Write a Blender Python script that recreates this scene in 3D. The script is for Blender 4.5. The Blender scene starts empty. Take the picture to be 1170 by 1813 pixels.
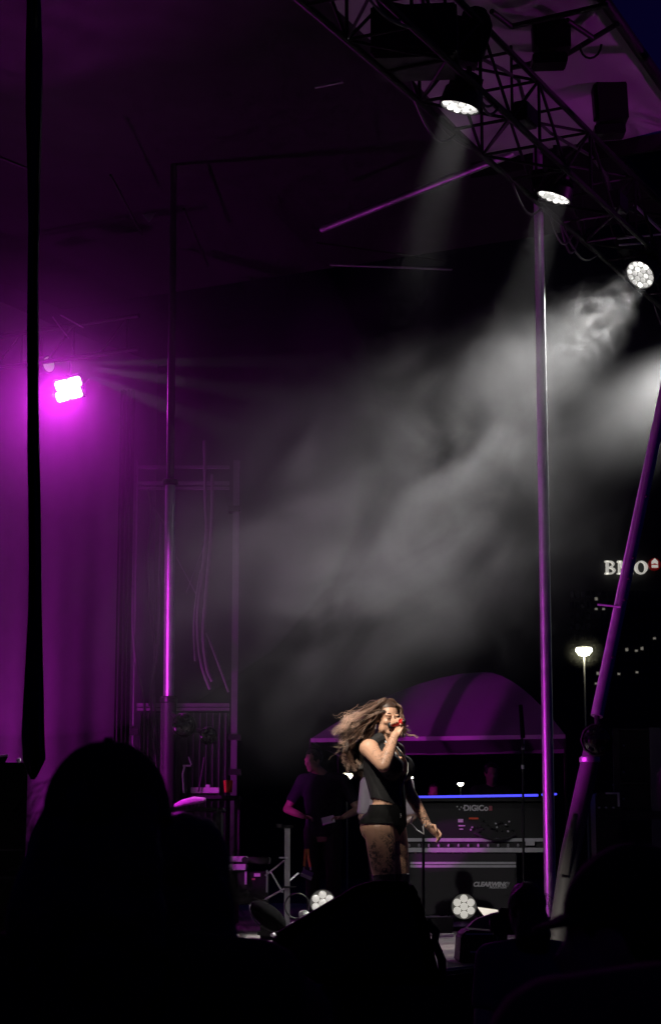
import bpy, bmesh, math, random
from mathutils import Vector, Matrix, noise as mnoise
random.seed(7)
R = math.radians
scene = bpy.context.scene
col = scene.collection

# ------------------------------------------------------------------ camera
F_PX, IW, IH = 3400.0, 1170.0, 1813.0
CAM = Vector((0, 0, 1.65))
PITCH = math.atan((1530 - IH / 2) / F_PX)
cam_data = bpy.data.cameras.new('camera')
cam = bpy.data.objects.new('camera', cam_data); col.objects.link(cam)
cam_data.sensor_fit = 'VERTICAL'; cam_data.sensor_height = 36.0
cam_data.lens = 36.0 * F_PX / IH
cam_data.clip_start = 0.05; cam_data.clip_end = 2000
cam_data.dof.use_dof = True; cam_data.dof.focus_distance = 14.0; cam_data.dof.aperture_fstop = 9.0
cam.location = CAM; cam.rotation_euler = (math.pi / 2 + PITCH, 0, 0)
scene.camera = cam

# ------------------------------------------------------------------ world: night sky, last blue of dusk
world = bpy.data.worlds.new('World'); scene.world = world; world.use_nodes = True
wn = world.node_tree.nodes; wl = world.node_tree.links
bg = wn['Background']
bg.inputs[0].default_value = (0.10, 0.045, 1.0, 1); bg.inputs[1].default_value = 0.013     # even night sky over a city

# ------------------------------------------------------------------ render settings
scene.view_settings.view_transform = 'Standard'; scene.view_settings.look = 'None'
scene.view_settings.exposure = 0.0; scene.view_settings.gamma = 1.0
scene.view_settings.use_curve_mapping = False
cy = scene.cycles
cy.use_denoising = True
try:
    cy.denoiser = 'OPENIMAGEDENOISE'; cy.denoising_input_passes = 'RGB_ALBEDO_NORMAL'
except Exception: pass
cy.max_bounces = 2; cy.diffuse_bounces = 1; cy.glossy_bounces = 1; cy.transmission_bounces = 1
cy.volume_bounces = 0; cy.transparent_max_bounces = 4
cy.sample_clamp_indirect = 3.0; cy.sample_clamp_direct = 0
cy.volume_max_steps = 160
cy.use_light_tree = True
cy.use_adaptive_sampling = True; cy.adaptive_threshold = 0.02; cy.adaptive_min_samples = 16

STAGE = 1.06          # stage floor height
MAG = (0.92, 0.026, 1.0)

def W(px, py, Y):
    """world point seen at photo pixel (px,py) at distance Y"""
    x = (px - IW / 2) / F_PX; y = (IH / 2 - py) / F_PX
    sp, cp = math.sin(PITCH), math.cos(PITCH)
    d = Vector((x, cp - y * sp, sp + y * cp))
    return CAM + d * (Y / d.y)

# ------------------------------------------------------------------ materials
MATS = {}
def mat(name, color, rough=0.6, metal=0.0, var=0.15, scale=8.0, emit=None, emit_s=0.0, bump=0.0, spec=0.5, sheen=0):
    if name in MATS: return MATS[name]
    m = bpy.data.materials.new(name); m.use_nodes = True
    n, l = m.node_tree.nodes, m.node_tree.links
    b = n['Principled BSDF']
    b.inputs['Roughness'].default_value = rough; b.inputs['Metallic'].default_value = metal
    b.inputs['Specular IOR Level'].default_value = spec
    tc = n.new('ShaderNodeTexCoord'); nz = n.new('ShaderNodeTexNoise')
    nz.inputs['Scale'].default_value = scale; nz.inputs['Detail'].default_value = 4
    l.new(tc.outputs['Object'], nz.inputs['Vector'])
    mix = n.new('ShaderNodeMix'); mix.data_type = 'RGBA'
    c = Vector(color)
    mix.inputs[6].default_value = (*(c * (1 - var)), 1); mix.inputs[7].default_value = (*[min(1, v) for v in c * (1 + var)], 1)
    l.new(nz.outputs['Fac'], mix.inputs[0]); l.new(mix.outputs[2], b.inputs['Base Color'])
    rr = n.new('ShaderNodeMapRange'); rr.inputs[3].default_value = max(0.03, rough - 0.12); rr.inputs[4].default_value = min(1, rough + 0.12)
    l.new(nz.outputs['Fac'], rr.inputs[0]); l.new(rr.outputs[0], b.inputs['Roughness'])
    if bump > 0:
        bp = n.new('ShaderNodeBump'); bp.inputs['Strength'].default_value = bump; bp.inputs['Distance'].default_value = 0.01
        l.new(nz.outputs['Fac'], bp.inputs['Height']); l.new(bp.outputs[0], b.inputs['Normal'])
    if emit:
        b.inputs['Emission Color'].default_value = (*emit, 1); b.inputs['Emission Strength'].default_value = emit_s
    if sheen: b.inputs['Sheen Weight'].default_value = sheen
    MATS[name] = m
    return m

M_silver = mat('galvanised_tube', (0.62, 0.62, 0.64), 0.40, 0.85, 0.2, 14)
M_alu = mat('aluminium_edge', (0.68, 0.68, 0.7), 0.45, 0.25, 0.15, 20)
M_blackmetal = mat('black_metal', (0.02, 0.02, 0.021), 0.42, 0.2, 0.3, 20)
M_truss = mat('dark_truss_metal', (0.009, 0.009, 0.0095), 0.6, 0.1, 0.3, 18)
M_blackplastic = mat('black_plastic', (0.009, 0.009, 0.0095), 0.5, 0, 0.3, 30)
M_void = mat('matt_black_paint', (0.004, 0.004, 0.0042), 0.95, 0, 0.3, 30, spec=0.05)
M_gloss = mat('dark_glass', (0.008, 0.008, 0.009), 0.08, 0, 0.2, 10, spec=0.8)
M_blackcloth = mat('black_cloth', (0.012, 0.011, 0.013), 0.9, 0, 0.35, 16, bump=0.3)
M_cable = mat('cable_rubber', (0.05, 0.048, 0.05), 0.45, 0, 0.2, 30)
M_laminate = mat('case_laminate', (0.03, 0.028, 0.03), 0.55, 0, 0.2, 26, bump=0.08)
M_vinyl = mat('white_vinyl', (0.5, 0.5, 0.5), 0.6, 0, 0.08, 2.5, bump=0.1)
M_roofdark = mat('dark_roof_skin', (0.012, 0.012, 0.013), 0.7, 0, 0.3, 3)
M_curtain = mat('grey_drape', (0.20, 0.19, 0.20), 0.9, 0, 0.2, 5, bump=0.2)
M_led_white = mat('white_led_cell', (0.8, 0.8, 0.78), 0.3, 0, 0.0, 5, (1.0, 0.98, 0.93), 2.6)
M_led_dimwhite = mat('dim_white_led_cell', (0.8, 0.8, 0.78), 0.3, 0, 0.0, 5, (1.0, 0.96, 0.86), 0.5)
M_led_low = mat('spotlight_led_cell', (0.8, 0.8, 0.78), 0.3, 0, 0.0, 5, (1.0, 0.98, 0.93), 0.9)
M_led_var = [mat('spotlight_led_cell_a', (.8, .8, .78), .3, 0, 0, 5, (1, .98, .93), .55), mat('spotlight_led_cell_b', (.8, .8, .78), .3, 0, 0, 5, (1, .98, .93), 1.0), mat('spotlight_led_cell_c', (.8, .8, .78), .3, 0, 0, 5, (1, .98, .93), 2.4)]
led_rng = random.Random(21)
M_face = mat('spotlight_lens_plate', (0.5, 0.5, 0.49), 0.35, 0, 0.2, 40, (1.0, 0.99, 0.93), 0.22)
M_facedim = mat('floor_lamp_lens_plate', (0.3, 0.3, 0.28), 0.35, 0, 0.2, 40, (1.0, 0.97, 0.88), 0.05)
M_led_mag = mat('magenta_led_cell', (0.9, 0.5, 0.9), 0.3, 0, 0.0, 5, (1.0, 0.62, 1.0), 14.0)
M_blue = mat('blue_led_strip', (0.2, 0.2, 0.9), 0.3, 0, 0.0, 5, (0.07, 0.07, 1.0), 1.3)
M_text = mat('pale_lettering', (0.8, 0.8, 0.8), 0.5, 0, 0.05)
M_white = mat('white_paper', (0.75, 0.75, 0.73), 0.7, 0, 0.05)
M_ground = mat('asphalt', (0.045, 0.045, 0.047), 0.85, 0, 0.3, 3, bump=0.3)

# ------------------------------------------------------------------ mesh builder
class MB:
    def __init__(self, M=None):
        self.v = []; self.f = []; self.M = M or Matrix.Identity(4)
    def add(self, vs, fs):
        o = len(self.v)
        self.v += [self.M @ Vector(p) for p in vs]
        self.f += [tuple(i + o for i in f) for f in fs]
        return self
    def box(self, c, s, rz=0, bev=0.0, M=None):
        hx, hy, hz = s[0] / 2, s[1] / 2, s[2] / 2
        T = Matrix.Translation(Vector(c)) @ (M if M is not None else Matrix.Rotation(rz, 4, 'Z'))
        if bev <= 0:
            vs = [T @ Vector((x, y, z)) for z in (-hz, hz) for x, y in ((-hx, -hy), (hx, -hy), (hx, hy), (-hx, hy))]
            fs = [(3, 2, 1, 0), (4, 5, 6, 7)] + [(i, (i + 1) % 4, (i + 1) % 4 + 4, i + 4) for i in range(4)]
            return self.add(vs, fs)
        b = min(bev, hx * .9, hy * .9, hz * .9)
        bm = bmesh.new(); bmesh.ops.create_cube(bm, size=1)
        for v in bm.verts: v.co = Vector((v.co.x * s[0], v.co.y * s[1], v.co.z * s[2]))
        bmesh.ops.bevel(bm, geom=bm.edges[:], offset=b, segments=2, affect='EDGES')
        bm.verts.index_update()
        vs = [T @ v.co for v in bm.verts]; fs = [tuple(v.index for v in f.verts) for f in bm.faces]
        bm.free(); return self.add(vs, fs)
    def prism(self, poly, y0, y1, M=None):
        """poly = list of (x,z); extruded along y"""
        T = M or Matrix.Identity(4); n = len(poly)
        vs = [T @ Vector((x, y0, z)) for x, z in poly] + [T @ Vector((x, y1, z)) for x, z in poly]
        fs = [tuple(range(n)), tuple(range(2 * n - 1, n - 1, -1))]
        fs += [((i + 1) % n, i, i + n, (i + 1) % n + n) for i in range(n)]
        return self.add(vs, fs)
    def loft(self, pts, ra, rb=None, ref=None, n=10, caps=True, round_caps=False):
        pts = [Vector(p) for p in pts]; rb = rb or ra
        if round_caps:
            t0 = (pts[0] - pts[1]).normalized(); t1 = (pts[-1] - pts[-2]).normalized()
            A, a, b = [], [], []
            for k in (0.12, 0.45, 0.8):
                s = math.sin(math.acos(1 - k)) if False else math.sqrt(1 - (1 - k) ** 2)
                A.append(pts[0] + t0 * ((ra[0] + rb[0]) / 2 * (1 - k))); a.append(ra[0] * s); b.append(rb[0] * s)
            B, c, d = [], [], []
            for k in (0.8, 0.45, 0.12):
                s = math.sqrt(1 - (1 - k) ** 2)
                B.append(pts[-1] + t1 * ((ra[-1] + rb[-1]) / 2 * (1 - k))); c.append(ra[-1] * s); d.append(rb[-1] * s)
            pts = A + pts + B; ra = a + list(ra) + c; rb = b + list(rb) + d
        m = len(pts); vs = []; prev = None
        for i in range(m):
            t = (pts[min(i + 1, m - 1)] - pts[max(i - 1, 0)])
            t = t.normalized() if t.length > 1e-9 else Vector((0, 0, 1))
            if ref is not None: a = Vector(ref)
            elif prev is not None: a = prev
            else: a = Vector((1, 0, 0)) if abs(t.x) < 0.8 else Vector((0, 1, 0))
            a = a - t * a.dot(t)
            a = a.normalized() if a.length > 1e-6 else t.orthogonal().normalized()
            prev = a; b = t.cross(a)
            for k in range(n):
                th = 2 * math.pi * k / n
                vs.append(pts[i] + a * (ra[i] * math.cos(th)) + b * (rb[i] * math.sin(th)))
        fs = [(i * n + k, i * n + (k + 1) % n, (i + 1) * n + (k + 1) % n, (i + 1) * n + k) for i in range(m - 1) for k in range(n)]
        if caps: fs += [tuple(range(n - 1, -1, -1)), tuple(range((m - 1) * n, m * n))]
        return self.add(vs, fs)
    def tube(self, a, b, r, r2=None, n=10): return self.loft([a, b], [r, r2 if r2 is not None else r], n=n)
    def wire(self, pts, r, n=6): return self.loft(pts, [r] * len(pts), n=n)
    def lathe(self, prof, T, n=24, closed=True):
        """prof: (radius, height) pairs, axis = local z of T"""
        vs = []
        for r, h in prof:
            for k in range(n):
                th = 2 * math.pi * k / n
                vs.append(T @ Vector((r * math.cos(th), r * math.sin(th), h)))
        m = len(prof)
        fs = [(i * n + k, i * n + (k + 1) % n, (i + 1) * n + (k + 1) % n, (i + 1) * n + k) for i in range(m - 1) for k in range(n)]
        if closed: fs += [tuple(range(n - 1, -1, -1)), tuple(range((m - 1) * n, m * n))]
        return self.add(vs, fs)
    def ell(self, c, r, M=None, nu=14, nv=9):
        c = Vector(c); T = M or Matrix.Identity(4); vs = [c + T @ Vector((0, 0, -r[2]))]
        for j in range(1, nv):
            ph = -math.pi / 2 + math.pi * j / nv
            for k in range(nu):
                th = 2 * math.pi * k / nu
                vs.append(c + T @ Vector((r[0] * math.cos(ph) * math.cos(th), r[1] * math.cos(ph) * math.sin(th), r[2] * math.sin(ph))))
        vs.append(c + T @ Vector((0, 0, r[2]))); L = len(vs) - 1
        fs = [(0, 1 + (k + 1) % nu, 1 + k) for k in range(nu)]
        for j in range(nv - 2):
            o = 1 + j * nu
            fs += [(o + k, o + (k + 1) % nu, o + nu + (k + 1) % nu, o + nu + k) for k in range(nu)]
        o = 1 + (nv - 2) * nu
        fs += [(o + k, o + (k + 1) % nu, L) for k in range(nu)]
        return self.add(vs, fs)
    def build(self, name, m, parent=None, smooth=False, world_=True):
        me = bpy.data.meshes.new(name)
        off = base(parent) if world_ else Vector((0, 0, 0))
        me.from_pydata([v - off for v in self.v], [], self.f); me.update()
        bm = bmesh.new(); bm.from_mesh(me); bmesh.ops.recalc_face_normals(bm, faces=bm.faces[:]); bm.to_mesh(me); bm.free()
        if m: me.materials.append(m)
        if smooth:
            me.polygons.foreach_set('use_smooth', [True] * len(me.polygons))
            try: me.set_sharp_from_angle(angle=R(40))
            except Exception: pass
        o = bpy.data.objects.new(name, me); col.objects.link(o); o.parent = parent
        return o

BASE = {}
def base(o):
    while o is not None:
        if o.name in BASE: return BASE[o.name]
        o = o.parent
    return Vector((0, 0, 0))
def tag(o, label, cat, group=None):
    o['label'] = label; o['category'] = cat
    if group: o['group'] = group
    return o
def thing(name, label, cat, loc=(0, 0, 0), group=None):
    o = bpy.data.objects.new(name, None); col.objects.link(o); o.location = loc; o.empty_display_size = 0.1
    BASE[o.name] = Vector(loc)
    return tag(o, label, cat, group)
def struct(o, kind='structure'):
    o['kind'] = kind; return o
def align(c, d, up=(0, 0, 1)):
    """matrix at c whose local z points along d"""
    z = Vector(d).normalized(); u = Vector(up)
    x = u.cross(z)
    x = x.normalized() if x.length > 1e-5 else z.orthogonal().normalized()
    y = z.cross(x)
    return Matrix(((x.x, y.x, z.x, c[0]), (x.y, y.y, z.y, c[1]), (x.z, y.z, z.z, c[2]), (0, 0, 0, 1)))
def spot(name, p, target, watt, deg, color=(1, 1, 1), blend=0.6, radius=0.06, parent=None, sx=1.0, roll=0.0):
    ld = bpy.data.lights.new(name, 'SPOT'); ld.energy = watt; ld.color = color
    ld.spot_size = R(deg); ld.spot_blend = blend; ld.shadow_soft_size = radius
    o = bpy.data.objects.new(name, ld); col.objects.link(o)
    M = align(p, Vector(p) - Vector(target)) @ Matrix.Rotation(roll, 4, 'Z') @ Matrix.Diagonal((sx, 1, 1, 1))
    if parent is not None: o.parent = parent; M = Matrix.Translation(-base(parent)) @ M
    o.matrix_local = M
    return o
def area(name, p, target, watt, size, color, parent=None, spread=180):
    ld = bpy.data.lights.new(name, 'AREA'); ld.energy = watt; ld.color = color; ld.shape = 'SQUARE'; ld.size = size; ld.spread = R(spread)
    o = bpy.data.objects.new(name, ld); col.objects.link(o)
    M = align(p, Vector(p) - Vector(target))
    if parent is not None: o.parent = parent; M = Matrix.Translation(-base(parent)) @ M
    o.matrix_local = M
    return o
def remesh(mb, name, m, parent, voxel=0.01, smooth_it=4, cuts=(), kill=None):
    """fuse overlapping closed shapes into one continuous skin; cuts = (point, normal) planes, the normal side is removed"""
    tmp = bpy.data.meshes.new('tmp'); tmp.from_pydata([tuple(v) for v in mb.v], [], mb.f); tmp.update()
    bm = bmesh.new(); bm.from_mesh(tmp); bmesh.ops.recalc_face_normals(bm, faces=bm.faces[:]); bm.to_mesh(tmp); bm.free()
    o = bpy.data.objects.new('tmp', tmp); col.objects.link(o)
    md = o.modifiers.new('r', 'REMESH'); md.mode = 'VOXEL'; md.voxel_size = voxel
    ms = o.modifiers.new('s', 'SMOOTH'); ms.factor = 0.5; ms.iterations = smooth_it
    dg = bpy.context.evaluated_depsgraph_get(); dg.update()
    me = bpy.data.meshes.new_from_object(o.evaluated_get(dg))
    bpy.data.objects.remove(o); bpy.data.meshes.remove(tmp)
    me.name = name
    bm = bmesh.new(); bm.from_mesh(me)
    for p, nrm in cuts:
        bmesh.ops.bisect_plane(bm, geom=bm.verts[:] + bm.edges[:] + bm.faces[:], plane_co=p, plane_no=nrm, clear_outer=True)
    if kill:
        bmesh.ops.delete(bm, geom=[v for v in bm.verts if kill(v.co)], context='VERTS')
    off = base(parent)
    for v in bm.verts: v.co -= off
    bm.to_mesh(me); bm.free()
    me.materials.clear(); me.materials.append(m)
    me.polygons.foreach_set('use_smooth', [True] * len(me.polygons))
    ob = bpy.data.objects.new(name, me); col.objects.link(ob); ob.parent = parent
    return ob
def text_part(body, size, T, m, parent, depth=0.004, shear=0.0, bold=0.0, name='lettering', width=1.0):
    cu = bpy.data.curves.new('t', 'FONT'); cu.body = body; cu.size = size; cu.extrude = depth; cu.shear = shear; cu.offset = bold
    cu.align_x = 'CENTER'; cu.align_y = 'CENTER'
    o = bpy.data.objects.new('t', cu); col.objects.link(o)
    dg = bpy.context.evaluated_depsgraph_get(); dg.update()
    me = bpy.data.meshes.new_from_object(o.evaluated_get(dg)); bpy.data.objects.remove(o)
    me.name = name; off = base(parent)
    for v in me.vertices: v.co = T @ Vector((v.co.x * width, v.co.y, v.co.z)) - off
    me.materials.clear(); me.materials.append(m)
    ob = bpy.data.objects.new(name, me); col.objects.link(ob); ob.parent = parent
    return ob
def facing(c, rz=0.0):
    """text frame: x right, y up, z toward the camera side (-Y), turned by rz"""
    return Matrix.Translation(Vector(c)) @ Matrix.Rotation(rz, 4, 'Z') @ Matrix.Rotation(math.pi / 2, 4, 'X')

# ------------------------------------------------------------------ stage axes
U = Vector((0.45, 0.893, 0)).normalized()      # along the front edge, away from the camera
V = Vector((-U.y, U.x, 0))                     # upstage
RU = math.atan2(U.y, U.x)
P_EDGE = W(790, 1708, 11.3); P_EDGE.z = 0

# ================================================================== SETTING
mb = MB().add([(-400, -60, 0), (400, -60, 0), (400, 600, 0), (-400, 600, 0)], [(0, 1, 2, 3)])
struct(mb.build('ground', M_ground))

def deck(s0, s1, d0, d1, z0, z1, mb=None):
    mb = mb or MB()
    q = [P_EDGE + U * s0 + V * d0, P_EDGE + U * s1 + V * d0, P_EDGE + U * s1 + V * d1, P_EDGE + U * s0 + V * d1]
    vs = [(p.x, p.y, z) for z in (z0, z1) for p in q]
    return mb.add(vs, [(3, 2, 1, 0), (4, 5, 6, 7)] + [(i, (i + 1) % 4, (i + 1) % 4 + 4, i + 4) for i in range(4)])
m_deck = mat('stage_plywood', (0.34, 0.31, 0.30), 0.6, 0, 0.35, 5, bump=0.15)
# stage as plywood deck panels with seams
st = struct(deck(-11.9, 15.9, 0.1, 8.4, 0, STAGE - 0.03).build('stage', M_blackmetal))
pan = None
s = -12.0; k = 0
while s < 16:
    d = 0.0
    while d < 8.4:
        deck(s + .004, s + 1.216, d + .004, d + 2.436, STAGE - .028, STAGE).build('deck_panel', m_deck, st)
        d += 2.44
    s += 1.22
deck(-12, 16, -0.03, -0.004, STAGE - .10, STAGE - .01).build('edge_trim', M_laminate, st)
deck(-12, 16, -0.06, -0.034, 0.02, STAGE - .03).build('skirt', M_blackcloth, st)

# ================================================================== CITY BEHIND
BY = 220.0
m_fac = mat('dark_facade', (0.02, 0.02, 0.022), 0.6, 0, 0.2, 0.05)
m_pane = mat('dark_window_pane', (0.012, 0.013, 0.016), 0.15, 0, 0.2, 1)
m_lit = mat('lit_window', (0.8, 0.75, 0.6), 0.5, 0, 0, 1, (1, 0.92, 0.75), 0.13)
m_sign = mat('lit_sign_white', (0.85, 0.85, 0.8), 0.5, 0, 0, 1, (1, 0.96, 0.86), 0.42)
m_signred = mat('lit_sign_red', (0.6, 0.02, 0.02), 0.5, 0, 0, 1, (0.8, 0.03, 0.03), 0.05)
bl, br = W(-420, 1530, BY), W(1330, 1530, BY)
bt = W(800, 268, BY).z
tower = thing('office_tower', 'tall dark office tower carrying a lit white bank sign', 'building', ((bl.x + br.x) / 2, BY + 15, 0))
MB().box(((bl.x + br.x) / 2, BY + 15.2, bt / 2), (br.x - bl.x, 30, bt)).build('wall', m_fac, tower)
MB().box(((bl.x + br.x) / 2, BY + 15.2, bt + 0.6), (br.x - bl.x + 1, 31, 1.2)).build('roof', m_fac, tower)
lit = {(1055, 1060), (1055, 1078), (1068, 1078), (1109, 1150), (1126, 1152), (1136, 1148), (1058, 1192), (1127, 1190), (1055, 1210), (1095, 1193), (1158, 1130)}
for i, (px, py) in enumerate(sorted(lit)):
    p = W(px, py, BY)
    f = MB().box((p.x, BY + .1, p.z), (0.3, .12, 0.22 if i % 3 else .34)).build('window', m_lit, tower)
for r_ in range(9):                                      # dark panes round the lit ones
    for c_ in range(22):
        px, py = 1012 + c_ * 9.5, 1052 + r_ * 19
        if any(abs(px - a) < 6 and abs(py - b) < 8 for a, b in lit): continue
        p = W(px, py, BY)
        MB().box((p.x, BY + .13, p.z), (0.42, .1, 0.8)).build('window', m_pane, tower)
# --- sign: serif letters and a roundel
sg = thing('bank_sign', 'lit white BMO letters with red roundel high on the tower', 'sign', W(1118, 1005, BY - .6))
def letter(polys, x0, x1, y0, y1, nm):
    m = MB()
    for poly in polys:
        pts = []
        for x, y in poly:
            p = W(x0 + x * (x1 - x0), y1 + (y0 - y1) * y, BY - .6); pts.append((p.x, p.z))
        m.prism(pts, BY - .7, BY - .1)
    return m.build(nm, m_sign, sg)
def arc(cx, cy_, rx, ry, a0, a1, w, wy=None, n=12):
    wy = wy or w; o = []
    for k in range(n + 1):
        a = R(a0 + (a1 - a0) * k / n); o.append((cx + rx * math.cos(a), cy_ + ry * math.sin(a)))
    for k in range(n, -1, -1):
        a = R(a0 + (a1 - a0) * k / n); o.append((cx + (rx - w) * math.cos(a), cy_ + (ry - wy) * math.sin(a)))
    return o
letter([[(.12, 0), (.36, 0), (.36, 1), (.12, 1)], [(0, 0), (.5, 0), (.5, .08), (0, .08)], [(0, .92), (.5, .92), (.5, 1), (0, 1)],
        [(.36, .46), (.5, .46), (.5, .55), (.36, .55)],
        arc(.5, .755, .4, .245, -90, 90, .2, .085), arc(.5, .26, .5, .26, -90, 90, .22, .09)], 1070, 1089, 993, 1016, 'letter')
letter([[(.08, 0), (.2, 0), (.2, 1), (.08, 1)], [(0, 0), (.3, 0), (.3, .08), (0, .08)], [(0, .92), (.24, .92), (.2, 1), (0, 1)],
        [(.08, 1), (.3, 1), (.56, .14), (.46, 0)], [(.46, 0), (.54, 0), (.84, 1), (.74, 1)], [(.7, 0), (.92, 0), (.92, 1), (.74, 1)],
        [(.62, 0), (1, 0), (1, .08), (.62, .08)], [(.8, .92), (1, .92), (1, 1), (.8, 1)]], 1092, 1120, 993, 1016, 'letter')
letter([arc(.5, .5, .5, .5, 90, 450, .22, .08, 28)], 1123, 1146, 993, 1016, 'letter')
rp = W(1157, 1000, BY - .6)
rr_ = abs(W(1168, 1000, BY).x - W(1157, 1000, BY).x)
MB().lathe([(rr_ * .8, 0), (rr_, .02), (rr_, .4), (rr_ * .8, .42)], align(rp, (0, -1, 0)), 28).build('roundel', m_signred, sg)
h = rr_
MB().prism([(rp.x - h * .5, rp.z - h * .55), (rp.x + h * .5, rp.z - h * .55), (rp.x + h * .5, rp.z - h * .15), (rp.x - h * .5, rp.z - h * .15)], BY - 1.15, BY - 1.05).build('emblem_bar', m_sign, sg)
MB().prism([(rp.x - h * .5, rp.z), (rp.x, rp.z + h * .18), (rp.x + h * .5, rp.z), (rp.x + h * .5, rp.z + h * .45), (rp.x, rp.z + h * .95), (rp.x - h * .5, rp.z + h * .45)], BY - 1.15, BY - 1.05).build('emblem', m_sign, sg)

# --- street lamps
m_lamp = mat('street_lamp_glass', (0.9, 0.9, 0.8), 0.3, 0, 0, 1, (1, 0.97, 0.72), 14)
m_pole = mat('lamp_pole', (0.3, 0.3, 0.29), 0.5, 0.3)
def street_lamp(px, py, Y, size, label, watt):
    p = W(px, py, Y)
    t = thing('street_lamp', label, 'street lamp', (p.x, p.y, 0), 'street lamps beyond the stage')
    MB().loft([(p.x, p.y, 0), (p.x, p.y, p.z - size * .3)], [size * .16, size * .09], n=10).build('pole', m_pole, t, True)
    T = align(p, (0, 0, 1))
    MB().lathe([(size * .2, -size * .85), (size * .62, -size * .72), (size * 1.0, -size * .2), (size * .92, size * .12)], T, 20).build('lens', m_lamp, t, True)
    MB().lathe([(size * 1.05, size * .1), (size * 1.0, size * .2), (size * .4, size * .36), (size * .1, size * .4)], T, 20).build('cap', M_blackmetal, t, True)
    if watt:
        l = bpy.data.lights.new('lamp', 'POINT'); l.energy = watt; l.color = (1, .95, .7); l.shadow_soft_size = size
        o = bpy.data.objects.new('lamp', l); col.objects.link(o); o.parent = t; o.location = Vector((0, -0.05, p.z - size * 1.0))
street_lamp(1033, 1149, 60, 0.26, 'bright street lamp on a thin pole beside the slanted tube', 60)
street_lamp(614, 1371, 55, 0.17, 'distant street lamp glowing beneath the flying hair of the singer', 0)
street_lamp(815, 1387, 55, 0.085, 'small distant street lamp glowing just above the blue light strip', 0)
street_lamp(729, 1376, 70, 0.05, 'tiny distant street lamp right beside the torso of the singer', 0)

# ================================================================== STAGE ROOF
roof = struct(MB().add([tuple(P_EDGE + U * a + V * b + Vector((0, 0, zz))) for zz in (8.62, 8.7) for a, b in ((-12, 1.15), (9.2, 1.15), (9.2, 9.2), (-12, 9.2))],
     [(3, 2, 1, 0), (4, 5, 6, 7)] + [(i, (i + 1) % 4, (i + 1) % 4 + 4, i + 4) for i in range(4)]).build('stage_roof', M_roofdark))
# white vinyl awning over the front truss (its underside catches the magenta light)
ZA = 8.5
e0, e1 = W(1065, 0, 10), W(1170, 150, 10)
def zhit(px, py, z):
    p = W(px, py, 10); d = p - CAM
    return CAM + d * ((z - CAM.z) / d.z)
E0, E1 = zhit(1065, 0, ZA), zhit(1170, 150, ZA)
eu = (E1 - E0).normalized(); ev = Vector((-eu.y, eu.x, 0))
FAR = zhit(1140, 236, ZA); tf = (FAR - E0).dot(eu)
aw = thing('front_awning', 'white vinyl awning above the truss glowing magenta in the upper right corner', 'awning', tuple(E0))
q0, q1 = E0 - eu * 9, E0 + eu * tf
nseg = 26; vs = []; fs = []
for i in range(nseg + 1):
    for j in range(7):
        p = q0.lerp(q1, i / nseg) + ev * (j / 6 * 2.0)
        p.z += 0.03 * math.sin(i * 2.4) * math.sin(math.pi * j / 6) + 0.02 * math.sin(j * 2 + i)
        vs.append(tuple(p))
for i in range(nseg):
    for j in range(6): a = i * 7 + j; fs.append((a, a + 1, a + 8, a + 7))
nv_ = len(vs); vs += [(x, y, z + .012) for x, y, z in vs]; fs += [tuple(k + nv_ for k in reversed(f)) for f in fs]
MB().add(vs, fs).build('skin', M_vinyl, aw, True)
MB().tube(tuple(q0 + Vector((0, 0, -.03)) - ev * .03), tuple(E0 + eu * (tf + 1.5) + Vector((0, 0, -.03)) - ev * .03), .05).build('edge_beam', M_blackmetal, aw, True)
MB().box(tuple(E0 + eu * (tf + .03) + ev * .9 + Vector((0, 0, -.1))), (0.05, 2.6, 0.16), math.atan2(eu.y, eu.x)).build('end_beam', M_truss, aw)
for a, b in (((905, 47), (1075, 8)), ((1000, 98), (1092, 42)), ((1003, 36), (1050, 68)), ((870, 20), (905, 47)), ((905, 120), (1003, 100))):
    p, q = zhit(*a, ZA - .1), zhit(*b, ZA - .1)
    MB().tube(tuple(p), tuple(q), .024).build('rafter', M_blackmetal, aw, True)
p = zhit(1045, 78, ZA - .12)
MB().wire([p + Vector((.09 * math.cos(a), .06 * math.sin(a), -.1 * math.sin(a))) for a in [math.pi * k / 8 for k in range(9)]], .01).build('tie_loop', M_blackmetal, aw, True)
# bare tubes up in the roof
def roof_tube(a, b, r, m, label, z=8.1):
    p, q = zhit(*a, z), zhit(*b, z)
    o = MB(Matrix.Translation(-p)).tube(tuple(p), tuple(q), r).build('roof_tube', m, None, True, False)
    o.location = p
    return tag(o, label, 'roof tube', 'bare tubes under the roof')
roof_tube((570, 406), (912, 270), .035, M_silver, 'thick slanting roof tube catching purple light below the truss')
roof_tube((584, 469), (800, 477), .012, M_silver, 'thin level roof tube with a pink glint below the slanting one')
roof_tube((560, 430), (790, 462), .010, M_truss, 'faint thin roof tube between the slanting and the level tubes')
roof_tube((558, 155), (606, 145), .012, M_silver, 'short faint roof tube alone in the dark near the top')
roof_tube((326, 370), (368, 470), .014, M_truss, 'faint steep roof tube above the left mast')
roof_tube((196, 310), (252, 415), .012, M_truss, 'faint steep roof tube high above the magenta lamp')
roof_tube((-40, 262), (55, 300), .012, M_truss, 'faint roof tube at the left edge behind the hanging drape')
p = zhit(264, 385, 8.0)
o = MB().prism([(-.06, .03), (.07, .05), (.0, -.05)], -.01, .01).build('gusset_plate', M_silver, None); o.location = p
tag(o, 'small pale triangular plate up in the dark roof', 'metal plate')
q = roof.copy
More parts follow.
